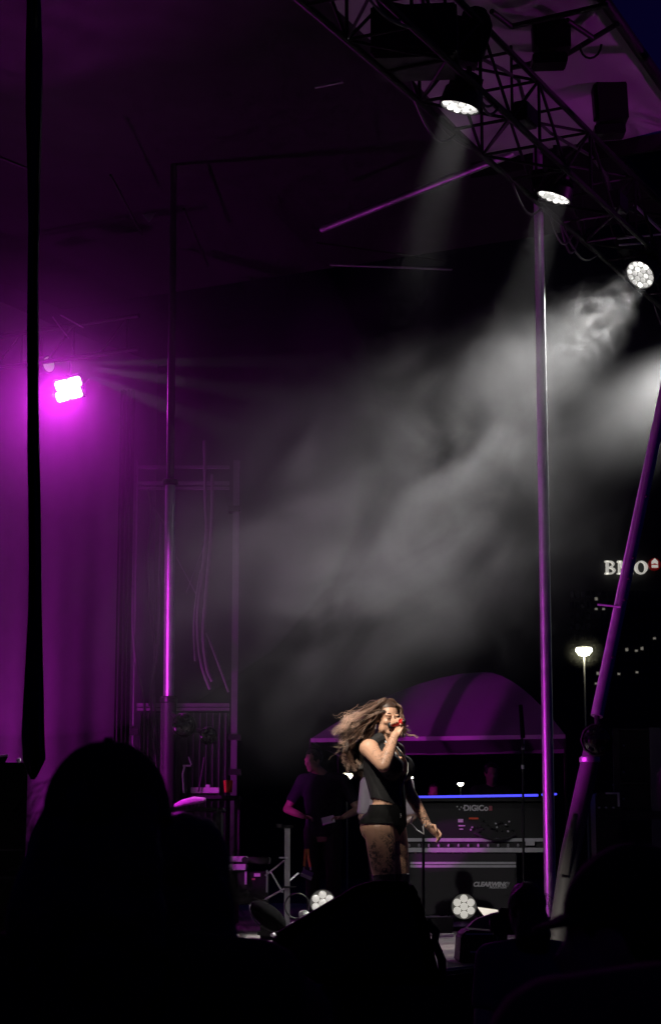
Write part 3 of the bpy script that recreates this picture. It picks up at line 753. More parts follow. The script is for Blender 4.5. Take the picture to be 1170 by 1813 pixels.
# body: sloped console profile
zt = W(800, 1418, YD).z; zb = W(800, 1492, YD).z
bodyprof = [(YD, zb), (YD, zt - .08), (YD + .03, zt), (YD + .08, zt + .02), (YD + .75, zb + .2), (YD + .75, zb)]
m = MB(); n_ = len(bodyprof)
vs = [(x, y, z) for x in (a.x, b.x) for y, z in bodyprof]
m.add(vs, [tuple(range(n_)), tuple(range(2 * n_ - 1, n_ - 1, -1))] + [((i + 1) % n_, i, i + n_, (i + 1) % n_ + n_) for i in range(n_)]).build('body', M_blackplastic, t)
p, q = W(688, 1412, YD - .02), W(952, 1408, YD - .02)
MB().loft([p, q], [.013, .013], n=8).build('light_strip', M_blue, t)
p, q = W(958, 1407, YD - .02), W(985, 1406, YD - .02); MB().loft([p, q], [.011, .011], n=8).build('light_strip', M_blue, t)
MB().box(tuple(W(830, 1416, YD + .02)), (b.x - a.x, .1, .035)).build('screen_hood', M_blackplastic, t)
text_part('DiGiCo', .083, facing(W(842, 1431, YD - .012)), M_text, t, bold=.003)
for dx, dy in ((809, 1428), (813, 1433), (816, 1429), (820, 1431)): MB().ell(W(dx, dy, YD - .01), (.009, .004, .009), nu=8, nv=6).build('logo_dot', M_text, t)
MB().box(tuple(W(868, 1431, YD - .01)), (.034, .01, .05)).build('badge', mat('red_badge', (.5, .12, .16), .5), t)
for x, y, w_, h_, m_ in ((815, 1453, .055, .035, M_text), (817, 1462, .07, .012, M_text), (816, 1468, .04, .01, M_text),):
    MB().box(tuple(W(x, y, YD - .01)), (w_, .008, h_)).build('panel_print', m_, t)
MB().box(tuple(W(838, 1449, YD - .01)), (.10, .008, .018)).build('red_display', mat('red_display', (.3, .03, .02), .4, 0, 0, 1, (1, .12, .05), .10), t)
rng = random.Random(3)
for i in range(26):
    x, y = rng.uniform(832, 910), rng.uniform(1453, 1472)
    MB().lathe([(.011, 0), (.011, .02), (.006, .024)], align(W(x, y, YD - .002), (0, -1, 0)), 8).build('socket', M_alu if rng.random() < .35 else M_blackmetal, t, True)
pts = [W(840, 1474, YD - .05), W(855, 1482, YD - .08), W(878, 1487, YD - .1), W(900, 1485, YD - .08), W(912, 1477, YD - .05)]
MB().wire(pts, .016).build('cable_loop', M_cable, t, True)
# tray of the desk: aluminium edged
t = thing('desk_tray', 'open flight case tray with bright pink-lit metal edges under the desk', 'case tray', tuple(W(830, 1505, YD)))
a, b = W(700, 1509, YD), W(978, 1507, YD)
rect(700, 1484, 978, 1490, YD - .06, .04, M_alu, t, 'upper_edge', .004)
rect(700, 1501, 978, 1509, YD - .06, .05, M_alu, t, 'lower_edge', .004)
rect(700, 1490, 978, 1501, YD - .02, .78, M_laminate, t, 'wall')
for i in range(12):
    x = 724 + i * 17.5
    MB().ell(W(x, 1497, YD - .04), (.014, .02, .02), nu=8, nv=6).build('catch', M_alu, t, True)
rect(930, 1488, 946, 1497, YD - .09, .03, M_alu, t, 'corner_plate', .003)
# big case
YK = 20.6
t = thing('flight_case', 'large black flight case with white lettering under the mixing desk', 'flight case', tuple(W(820, 1625, YK)))
p = W(724, 1510, YK); q = W(914, 1510, YK)
zc1 = W(800, 1511, YK).z
MB().box(((p.x + q.x) / 2, YK + .4, (STAGE + .06 + zc1) / 2), (q.x - p.x, .8, zc1 - STAGE - .06), bev=.012).build('shell', M_laminate, t)
rect(726, 1526, 913, 1530, YK - .012, .02, M_alu, t, 'edge_rail', .003); rect(726, 1531.5, 913, 1536, YK - .012, .02, M_alu, t, 'edge_rail', .003)
for s_ in (725, 911): rect(s_, 1537, s_ + 3, 1622, YK - .01, .02, M_blackmetal, t, 'corner_rail')
text_part('CLEARWING', .064, facing(W(868, 1566, YK - .006)), M_text, t, shear=.25, bold=.0035, width=1.0)
MB().prism([(W(896, 1566, YK).x, W(896, 1570, YK).z), (W(899, 1566, YK).x, W(899, 1570, YK).z), (W(902, 1566, YK).x, W(902, 1562, YK).z), (W(897, 1566, YK).x, W(897, 1562, YK).z)], YK - .01, YK - .002).build('logo_wing', M_text, t)
text_part('PRODUCTIONS', .026, facing(W(881, 1571.5, YK - .006)), M_text, t, shear=.25, bold=.001)
for x in (740, 898): 
    c = W(x, 1620, YK + .05); MB().lathe([(.05, -.02), (.05, .02)], align((c.x, YK + .06, STAGE + .05), (1, 0, 0)), 14).build('castor', M_blackplastic, t, True)
# black boom stand before the desk
c = W(926, 1600, 19.6)
t = thing('boom_stand', 'thin black stand rising past the right side of the mixing desk', 'stand', (c.x, c.y, STAGE))
MB().loft([(c.x, c.y, STAGE), W(925, 1330, 19.6), W(921, 1252, 19.5)], [.012, .012, .010], n=8).build('pole', M_blackmetal, t, True)
MB().loft([W(925, 1306, 19.58), W(921, 1248, 19.48)], [.024, .020], n=8).build('foam_sleeve', M_blackcloth, t, True)
for k in range(3):
    an = k * 2.1 + .4; MB().tube((c.x, c.y, STAGE + .22), (c.x + .3 * math.cos(an), c.y + .3 * math.sin(an), STAGE + .01), .009, n=6).build('leg', M_blackmetal, t, True)
for y in (1314, 1324, 1358): MB().lathe([(.018, -.02), (.018, .02)], align(W(925, y, 19.6), (0, 0, 1)), 10).build('clutch', M_alu, t, True)
# second thin stand in front of the case, just right of the singer
c = W(749, 1600, 17.8)
t = thing('microphone_stand', 'thin black microphone stand right beside the lowered hand', 'stand', (c.x, c.y, STAGE))
MB().loft([(c.x, c.y, STAGE + .02), W(749, 1478, 17.8)], [.014, .012], n=8).build('pole', M_blackmetal, t, True)
MB().lathe([(.13, 0), (.13, .012), (.03, .03)], align((c.x, c.y, STAGE), (0, 0, 1)), 20).build('base', M_blackmetal, t, True)
p = W(749, 1478, 17.8); MB().tube(p, p + Vector((-.02, -.02, .32)), .009, n=8).build('boom', M_blackmetal, t, True)
# right racks
YR = 19.5
t = thing('speaker_rack', 'dark rack of three stacked boxes at the right edge', 'rack', tuple(W(1125, 1440, YR)))
for i, y in enumerate((1292, 1339, 1387)):
    bx_ = rect(1096, y + 2, 1148, y + 44, YR + .03, .4, M_blackplastic, t, 'box', .008)
    rect(1094, y - 2, 1150, y + 1, YR, .44, M_laminate, t, 'shelf')
    MB().ell(W(1103, y + 28, YR + .02), (.012, .01, .012), nu=8, nv=6).build('knob', M_alu, t, True)
rect(1092, 1288, 1095, 1600, YR - .02, .04, M_laminate, t, 'upright'); rect(1158, 1288, 1168, 1600, YR - .02, .06, M_tower, t, 'upright')
rect(1094, 1436, 1172, 1450, YR - .03, .5, M_laminate, t, 'tray')
t = thing('utility_case', 'small dark case with purple-lit corner before the stacked rack', 'case', tuple(W(1075, 1480, 18.6)))
rect(1058, 1404, 1095, 1600, 18.6, .4, M_blackplastic, t, 'shell', .012)
rect(1072, 1403, 1096, 1406, 18.58, .05, M_alu, t, 'edge_rail'); rect(1093, 1406, 1096, 1428, 18.58, .05, M_alu, t, 'edge_rail')
for y in (1430, 1444, 1466): rect(1058, y, 1092, y + 1.6, 18.585, .02, M_laminate, t, 'trim')
for x in (1060, 1072, 1085): MB().ell(W(x, 1430, 18.58), (.014, .01, .01), nu=8, nv=6).build('latch', M_alu, t, True)

# ================================================================== LEFT STAGE GEAR
YG = 17.2
t = thing('amplifier_rack', 'small rack case with magenta-lit lid left of the grey post', 'rack case', tuple(W(440, 1580, YG)))
rect(404, 1543, 474, 1602, YG, .4, M_blackplastic, t, 'shell', .01)
rect(404, 1516, 436, 1526, YG - .03, .4, M_alu, t, 'lid_edge', .006); rect(404, 1530, 436, 1541, YG - .03, .4, M_alu, t, 'lid_edge', .006)
rect(438, 1517, 477, 1530, YG - .02, .4, M_laminate, t, 'lid', .008)
rect(433, 1543, 437, 1566, YG - .03, .03, M_alu, t, 'corner_rail'); rect(471, 1540, 474, 1580, YG - .03, .03, M_alu, t, 'corner_rail')
rect(450, 1546, 461, 1552, YG - .012, .02, M_text, t, 'label_plate'); rect(446, 1555, 452, 1558, YG - .012, .02, mat('red_badge', (.5, .1, .1), .5), t, 'switch')
MB().lathe([(.03, 0), (.03, .02)], align(W(434, 1523, YG - .04), (0, -1, 0)), 12).build('latch', M_blackmetal, t)
legs = W(440, 1602, YG)
for sx in (410, 470):
    p = W(sx, 1602, YG + .2); MB().box((p.x, p.y, (STAGE + p.z) / 2), (.05, .3, max(.02, p.z - STAGE))).build('foot', M_blackmetal, t)
YP = 16.8
t = thing('crank_stand', 'square grey upright post with clamps left of the man in navy', 'stand', tuple(W(509, 1610, YP)))
a = W(504, 1467, YP); b = W(513.5, 1467, YP)
MB().box(((a.x + b.x) / 2, YP, (STAGE + a.z) / 2), (b.x - a.x, .05, a.z - STAGE)).build('post', mat('grey_post', (.42, .41, .43), .5, .2), t)
rect(489, 1459, 499, 1466, YP - .02, .04, M_laminate, t, 'bracket'); rect(498, 1461, 518, 1466, YP - .02, .05, M_blackmetal, t, 'head')
rect(494, 1517, 510, 1520, YP - .03, .03, M_alu, t, 'clamp'); rect(500, 1569, 524, 1572, YP - .03, .03, M_blackmetal, t, 'clamp')
for a, b in (((508, 1520), (470, 1550)), ((506, 1572), (470, 1592)), ((512, 1560), (528, 1546)), ((480, 1545), (500, 1580))):
    MB().tube(W(*a, YP - .02), W(*b, YP + .1), .009, n=6).build('brace', M_alu, t, True)
MB().box((W(509, 1600, YP).x, YP, STAGE + .015), (.5, .4, .03)).build('base', M_blackmetal, t)
# lamp lying on the floor (rounded housing with glossy edge)
c = W(474, 1622, 15.6)
t = thing('floor_monitor', 'glossy rounded dark floor unit at the foot of the grey post', 'floor unit', (c.x, c.y, STAGE))
Tm = Matrix.Translation(c) @ Matrix.Rotation(R(36), 4, 'Y')
MB(Tm).ell((0, .1, .0), (.17, .22, .085), nu=22, nv=12).build('housing', M_void, t, True)
MB(Tm).loft([(.165 * math.cos(a), .1 - .05 - .16 * abs(math.sin(a)), -.09 * math.sin(a)) for a in [math.pi * k / 16 for k in range(17)]], [.004] * 17, n=6).build('rim', M_laminate, t, True)
MB().box((c.x, c.y + .1, (STAGE + c.z) / 2 - .02), (.12, .14, max(.03, c.z - STAGE - .02))).build('foot', M_blackmetal, t)
for k, (px, py, Y, s_, lab) in enumerate(((521, 1639, 15.4, .04, 'small white taped box on the floor by the grey post'), (484, 1655, 14.6, .022, 'small bright cap on the floor at the tip of the wedge'), (538, 1619, 15.8, .045, 'crumpled white cloth on the floor by the half hidden lamp'))):
    c = W(px, py, Y); bm = bmesh.new(); bmesh.ops.create_icosphere(bm, subdivisions=2, radius=s_)
    for v in bm.verts: v.co *= 1 + .35 * mnoise.noise(v.co * 40 + Vector((k * 7, 0, 0))); v.co.z *= .8
    me = bpy.data.meshes.new('floor_scrap'); bm.to_mesh(me); bm.free(); me.materials.append(M_white)
    o = bpy.data.objects.new(('taped_box', 'bright_cap', 'cloth')[k], me); col.objects.link(o); o.location = c; tag(o, lab, ('box', 'cap', 'cloth')[k])
# coiled cable by the post
c = W(526, 1604, 16.0); o = MB().wire([(.0 + .10 * math.cos(a), .02 * math.sin(a * 3), .10 * math.sin(a)) for a in [2 * math.pi * k / 24 for k in range(25)]], .006).build('cable_coil', M_blackmetal, None, True); o.location = c
tag(o, 'coil of cable hung beside the grey post', 'cable')
# table with bits under the round lamp
t = thing('side_table', 'dark table top holding small things under the round glossy lamp', 'table', tuple(W(370, 1408, 19.5)))
a = W(330, 1408, 19.5); b = W(425, 1406, 19.5)
MB().box(((a.x + b.x) / 2, 19.75, a.z - .02), (b.x - a.x, .6, .03), bev=.006).build('top', M_blackplastic, t)
for sx in (a.x + .04, b.x - .04):
    for yy in (19.5, 20.0): MB().box((sx, yy, (STAGE + a.z - .035) / 2), (.03, .03, a.z - .035 - STAGE)).build('leg', M_blackmetal, t)
c = W(363, 1397, 19.55)
t = thing('pale_box', 'pale lilac box of small items on the dark side table', 'box', tuple(c))
rect(338, 1394, 388, 1404, 19.55, .12, M_white, t, 'tray', .004); rect(364, 1389, 372, 1394, 19.56, .06, M_white, t, 'bottle_cap', .004)
c = W(404, 1403, 19.55); o = MB().lathe([(.040, 0), (.048, .12), (.043, .12), (.036, .01)], Matrix.Identity(4), 18).build('cup', mat('red_plastic', (.75, .12, .03), .4), None, True); o.location = c
tag(o, 'red plastic cup at the right end of the side table', 'cup')
c = W(338, 1421, 17.2)
t = thing('towel', 'rolled towel glowing hot pink above the crowd', 'towel', tuple(c))
MB().loft([W(312, 1426, 17.2), W(325, 1421, 17.18), W(345, 1417, 17.2), W(361, 1416, 17.2)], [.02, .035, .04, .025], [.02, .03, .035, .02], n=12, round_caps=True).build('roll', mat('magenta_lit_towel', (.8, .5, .75), .9, bump=.5, scale=60), t, True)  # magenta light is partly put into the towel's base colour
t = thing('equipment_table', 'dark table carrying the pink towel, mostly behind the crowd', 'table', tuple(W(338, 1430, 17.3)))
a = W(290, 1430, 17.3); b = W(398, 1428, 17.3)
MB().box(((a.x + b.x) / 2, 17.3, a.z - .02), (b.x - a.x, .5, .03), bev=.006).build('top', M_blackplastic, t)
for sx in (a.x + .04, b.x - .04): MB().box((sx, 17.3, (STAGE + a.z - .035) / 2), (.04, .4, a.z - .035 - STAGE)).build('leg', M_blackmetal, t)
# pliers/stand of small hardware on the wall under round lamp
t = thing('clip_rig', 'thin metal clip arm standing over the pale box', 'clip stand', tuple(W(325, 1400, 19.5)))
MB().wire([W(326, 1404, 19.5), W(324, 1370, 19.5), W(328, 1356, 19.5)], .010).build('arm', M_alu, t, True)
rect(324, 1354, 338, 1357, 19.48, .02, M_alu, t, 'clip'); MB().wire([W(334, 1340, 19.5), W(339, 1354, 19.5)], .006).build('pin', M_alu, t, True)
MB().wire([W(362, 1340, 19.5), W(358, 1365, 19.5), W(352, 1402, 19.5)], .010).build('lead', M_cable, t, True)
# left edge gear
t = thing('music_stand', 'slanted stand tray with hot pink edges at the left edge', 'music stand', tuple(W(8, 1345, 16)))
MB().add([tuple(W(*p, 16)) for p in ((-60, 1348), (16, 1337), (4, 1362), (-60, 1374))] + [tuple(W(*p, 16.02)) for p in ((-60, 1348), (16, 1337), (4, 1362), (-60, 1374))], [(0, 1, 2, 3), (7, 6, 5, 4), (0, 4, 5, 1), (1, 5, 6, 2), (2, 6, 7, 3), (3, 7, 4, 0)]).build('tray', M_blackplastic, t)
MB().tube(W(-60, 1347, 15.98), W(15, 1337, 15.98), .010, n=8).build('rim', M_silver, t, True); MB().tube(W(8, 1362, 15.95), W(-60, 1392, 15.95), .014, n=8).build('rim', M_silver, t, True)
p = W(-30, 1370, 16.02); MB().tube(p, (p.x, p.y, STAGE), .015, n=8).build('pole', M_blackmetal, t, True)
t = thing('keyboard_case', 'dark stage case with thin metal edges at the left edge', 'case', tuple(W(0, 1560, 15)))
pk_ = W(46, 1500, 15); zt_ = W(0, 1350, 15).z; Tk = Matrix.Translation((pk_.x, 15, 0)) @ Matrix.Rotation(R(11), 4, 'Z')
MB(Tk).box((-.75, .32, (STAGE + zt_) / 2), (1.5, .6, zt_ - STAGE), bev=.01).build('shell', M_void, t)
for y_ in (1505, 1554): MB(Tk).box((-.75, .012, W(0, y_, 15).z), (1.46, .012, .012)).build('edge_rail', M_laminate, t)
MB().ell(W(34, 1346, 14.98), (.02, .02, .02), nu=10, nv=6).build('knob', M_silver, t, True)
MB().tube(W(34, 1346, 14.99), W(34, 1353, 15.05), .012).build('knob_stem', M_blackmetal, t, True)

# ================================================================== FRONT OF STAGE
# big black wedge monitor with cloth side
c0 = W(640, 1640, 9.9)
t = thing('stage_monitor', 'big black wedge monitor hiding the legs of the singer', 'monitor speaker', (c0.x, c0.y, STAGE))
def wedge(pts, Y0, Y1, m, nm, par, bev=.02):
    bm = bmesh.new(); A = [bm.verts.new(W(*p, Y0)) for p in pts]
    B = [bm.verts.new(W(*p, Y0) + Vector((0, Y1 - Y0, 0))) for p in pts]
    n_ = len(pts); bm.faces.new(A); bm.faces.new(B[::-1])
    for i in range(n_): bm.faces.new((A[(i + 1) % n_], A[i], B[i], B[(i + 1) % n_]))
    bmesh.ops.recalc_face_normals(bm, faces=bm.faces[:])
    bmesh.ops.bevel(bm, geom=bm.edges[:], offset=bev, segments=2, affect='EDGES')
    me = bpy.data.meshes.new(nm); off = base(par)
    for v in bm.verts: v.co -= off
    bm.to_mesh(me); bm.free(); me.materials.append(m); o = bpy.data.objects.new(nm, me); col.objects.link(o); o.parent = par; return o
wedge([(484, 1656), (636, 1566), (668, 1559), (728, 1561), (742, 1584), (758, 1640), (782, 1745), (470, 1745)], 9.9, 10.35, M_void, 'cabinet', t)
wedge([(520, 1662), (640, 1584), (722, 1578), (740, 1650), (755, 1725), (500, 1725)], 9.875, 9.895, M_blackcloth, 'grille', t, .004)
MB().loft([W(755, 1630, 9.93), W(772, 1652, 9.93), W(769, 1668, 9.93), W(782, 1700, 9.93), W(784, 1745, 9.93)], [.02, .022, .02, .022, .02], n=8).build('cover_hem', M_blackcloth, t, True)
# small black wedge; magenta light is put into the colour of its side
t = thing('floor_wedge', 'low black wedge with magenta light coloured into its side at the stage lip', 'monitor speaker', tuple(W(850, 1700, 11.9)))
wedge([(816, 1658), (828, 1646), (898, 1652), (898, 1706), (812, 1706)], 11.9, 12.4, M_blackplastic, 'cabinet', t, .01)
wedge([(822, 1648), (842, 1628), (878, 1616), (902, 1614), (896, 1650), (850, 1650)], 12.45, 12.6, mat('magenta_lit_plum', (.16, .09, .12), .6), 'lit_side', t, .01)
rect(824, 1652.5, 890, 1655, 11.885, .012, M_alu, t, 'trim'); rect(832, 1684, 876, 1687, 11.885, .012, M_alu, t, 'trim')
o = MB(); pts = [W(845, 1607, 13.4), W(882, 1612, 13.4), W(888, 1619, 13.35), W(858, 1624, 13.3)]
o.add([tuple(p) for p in pts] + [tuple(p + Vector((0, .004, .004))) for p in pts], [(0, 1, 2, 3), (7, 6, 5, 4), (0, 4, 5, 1), (1, 5, 6, 2), (2, 6, 7, 3), (3, 7, 4, 0)])
o = o.build('paper_sheet', M_white, None); tag(o, 'folded white sheet lying on the low wedge', 'paper')
o = rect(770, 1654, 803, 1659.5, 15.9, .06, M_white, None, 'white_strip'); tag(o, 'white tape strip across the stage floor behind the wedge', 'tape')
t = thing('dark_box', 'low black box on the stage before the flight case', 'box', tuple(W(775, 1645, 16.4)))
rect(752, 1624, 802, 1652, 16.4, .35, M_blackplastic, t, 'shell', .01); rect(752, 1649, 800, 1652, 16.385, .01, M_blackmetal, t, 'trim')
c = W(764, 1641, 15.5); o = MB().lathe([(.02, 0), (.045, .0), (.045, .04), (.02, .04)], align(c, (0, -1, .1)), 16).build('tape_roll', M_laminate, None, True); tag(o, 'roll of tape standing at the edge of the low black box', 'tape roll')
# ================================================================== PEOPLE
def skin_mat(name, color, tattoos=()):
    m = bpy.data.materials.new(name); m.use_nodes = True; n, l = m.node_tree.nodes, m.node_tree.links
    b = n['Principled BSDF']; b.inputs['Roughness'].default_value = .45
    b.inputs['Subsurface Weight'].default_value = 0.0
    tc = n.new('ShaderNodeTexCoord'); nz = n.new('ShaderNodeTexNoise'); nz.inputs['Scale'].default_value = 14; nz.inputs['Detail'].default_value = 4
    l.new(tc.outputs['Object'], nz.inputs[0])
    mx = n.new('ShaderNodeMix'); mx.data_type = 'RGBA'; c = Vector(color)
    mx.inputs[6].default_value = (*(c * .85), 1); mx.inputs[7].default_value = (*(c * 1.12), 1); l.new(nz.outputs['Fac'], mx.inputs[0])
    cur = mx.outputs[2]
    for (ctr, rad, scale, amt, seed) in tattoos:
        sub = n.new('ShaderNodeVectorMath'); sub.operation = 'DISTANCE'; sub.inputs[1].default_value = ctr; l.new(tc.outputs['Object'], sub.inputs[0])
        mk = n.new('ShaderNodeMapRange'); mk.inputs[1].default_value = rad * .75; mk.inputs[2].default_value = rad; mk.inputs[3].default_value = 1; mk.inputs[4].default_value = 0; l.new(sub.outputs['Value'], mk.inputs[0])
        mp = n.new('ShaderNodeMapping'); mp.inputs['Location'].default_value = (seed, seed * 2, 0); l.new(tc.outputs['Object'], mp.inputs[0])
        nd = n.new('ShaderNodeTexNoise'); nd.inputs['Scale'].default_value = scale * .7; nd.inputs['Detail'].default_value = 3; nd.inputs['Distortion'].default_value = 1.5; l.new(mp.outputs[0], nd.inputs[0])
        wv = n.new('ShaderNodeMath'); wv.operation = 'MULTIPLY'; wv.inputs[1].default_value = 26; l.new(nd.outputs['Fac'], wv.inputs[0])
        sn = n.new('ShaderNodeMath'); sn.operation = 'SINE'; l.new(wv.outputs[0], sn.inputs[0])
        th = n.new('ShaderNodeMapRange'); th.inputs[1].default_value = .05; th.inputs[2].default_value = .55; l.new(sn.outputs[0], th.inputs[0])
        n2 = n.new('ShaderNodeTexNoise'); n2.inputs['Scale'].default_value = scale * .45; l.new(mp.outputs[0], n2.inputs[0])
        t2 = n.new('ShaderNodeMapRange'); t2.inputs[1].default_value = .38; t2.inputs[2].default_value = .5; l.new(n2.outputs['Fac'], t2.inputs[0])
        a1 = n.new('ShaderNodeMath'); a1.operation = 'MULTIPLY'; l.new(th.outputs[0], a1.inputs[0]); l.new(t2.outputs[0], a1.inputs[1])
        a2 = n.new('ShaderNodeMath'); a2.operation = 'MULTIPLY'; l.new(a1.outputs[0], a2.inputs[0]); l.new(mk.outputs[0], a2.inputs[1])
        a3 = n.new('ShaderNodeMath'); a3.operation = 'MULTIPLY'; l.new(a2.outputs[0], a3.inputs[0]); a3.inputs[1].default_value = amt
        m2 = n.new('ShaderNodeMix'); m2.data_type = 'RGBA'; l.new(a3.outputs[0], m2.inputs[0]); l.new(cur, m2.inputs[6]); m2.inputs[7].default_value = (.025, .025, .03, 1)
        cur = m2.outputs[2]
    l.new(cur, b.inputs['Base Color'])
    return m

def hand(mb, wrist, d, pn, k=1.0, curl=.5, thumb_side=1):
    """palm, four unequal fingers and a thumb from the side of the palm; pn = palm normal (fingers curl toward it)"""
    d = Vector(d).normalized(); pn = (Vector(pn) - d * Vector(pn).dot(d)).normalized(); sd = d.cross(pn).normalized() * thumb_side
    w = Vector(wrist)
    mb.loft([w - d * .01 * k, w + d * .03 * k, w + d * .065 * k, w + d * .088 * k], [.024 * k, .034 * k, .038 * k, .034 * k], [.018 * k, .016 * k, .014 * k, .010 * k], ref=sd, n=10)
    for i, (o, ln) in enumerate(((.028, .068), (.010, .076), (-.009, .071), (-.026, .055))):
        p = w + d * .082 * k + sd * o * k; pts = [p - d * .015 * k, p]; a = .15 + curl * .3; q = p
        dd = (d + sd * o * 2.2).normalized()
        for s_ in (.45, .32, .26):
            v = dd * math.cos(a) + pn * math.sin(a); q = q + v * ln * s_ * k; pts.append(q.copy()); a += curl * .95
        mb.loft(pts, [.0085 * k] * 3 + [.0078 * k, .006 * k], n=8, round_caps=True)
    p = w + d * .025 * k + sd * .026 * k
    v1 = (d * .6 + sd * .75 + pn * .25).normalized(); v2 = (d * .9 + sd * .15 + pn * .45 * (1 + curl)).normalized()
    mb.loft([p - v1 * .01 * k, p + v1 * .035 * k, p + v1 * .035 * k + v2 * .03 * k, p + v1 * .035 * k + v2 * .052 * k], [.012 * k, .0105 * k, .0092 * k, .007 * k], n=8, round_caps=True)

def head(mb, c, f, r, u, k=1.0):
    """skull, face, jaw, nose, brow, lips, ears; f forward, r to the figure's right, u up"""
    f, r, u = Vector(f), Vector(r), Vector(u); c = Vector(c)
    Mh = Matrix(((f.x, r.x, u.x), (f.y, r.y, u.y), (f.z, r.z, u.z)))
    H = lambda a, b, z: c + (f * a + r * b + u * z) * k
    E = lambda p, rad, nu=14, nv=9: mb.ell(H(*p), [q * k for q in rad], Mh, nu, nv)
    E((-.012, 0, .028), (.094, .074, .090), 18, 12)
    E((.028, 0, -.030), (.060, .060, .075), 16, 10)
    E((.055, 0, -.082), (.030, .034, .026)); E((.072, 0, -.092), (.017, .019, .015))
    for s_ in (-1, 1):
        E((.02, s_ * .048, -.060), (.034, .018, .034)); E((.062, s_ * .036, -.018), (.022, .022, .022))      # jaw, cheek
        E((.073, s_ * .030, .026), (.017, .024, .008)); E((.070, s_ * .031, .010), (.015, .016, .010))        # brow, lid
        E((-.005, s_ * .074, -.004), (.016, .008, .030))                                                     # ear
    mb.loft([H(.084, 0, .018), H(.096, 0, -.006), H(.106, 0, -.024)], [.007 * k, .008 * k, .012 * k], n=8, round_caps=True)
    for s_ in (-1, 1): E((.093, s_ * .010, -.027), (.010, .008, .008), 8, 6)
    E((.084, 0, -.052), (.012, .023, .006), 10, 6); E((.083, 0, -.062), (.012, .020, .007), 10, 6)
    return H

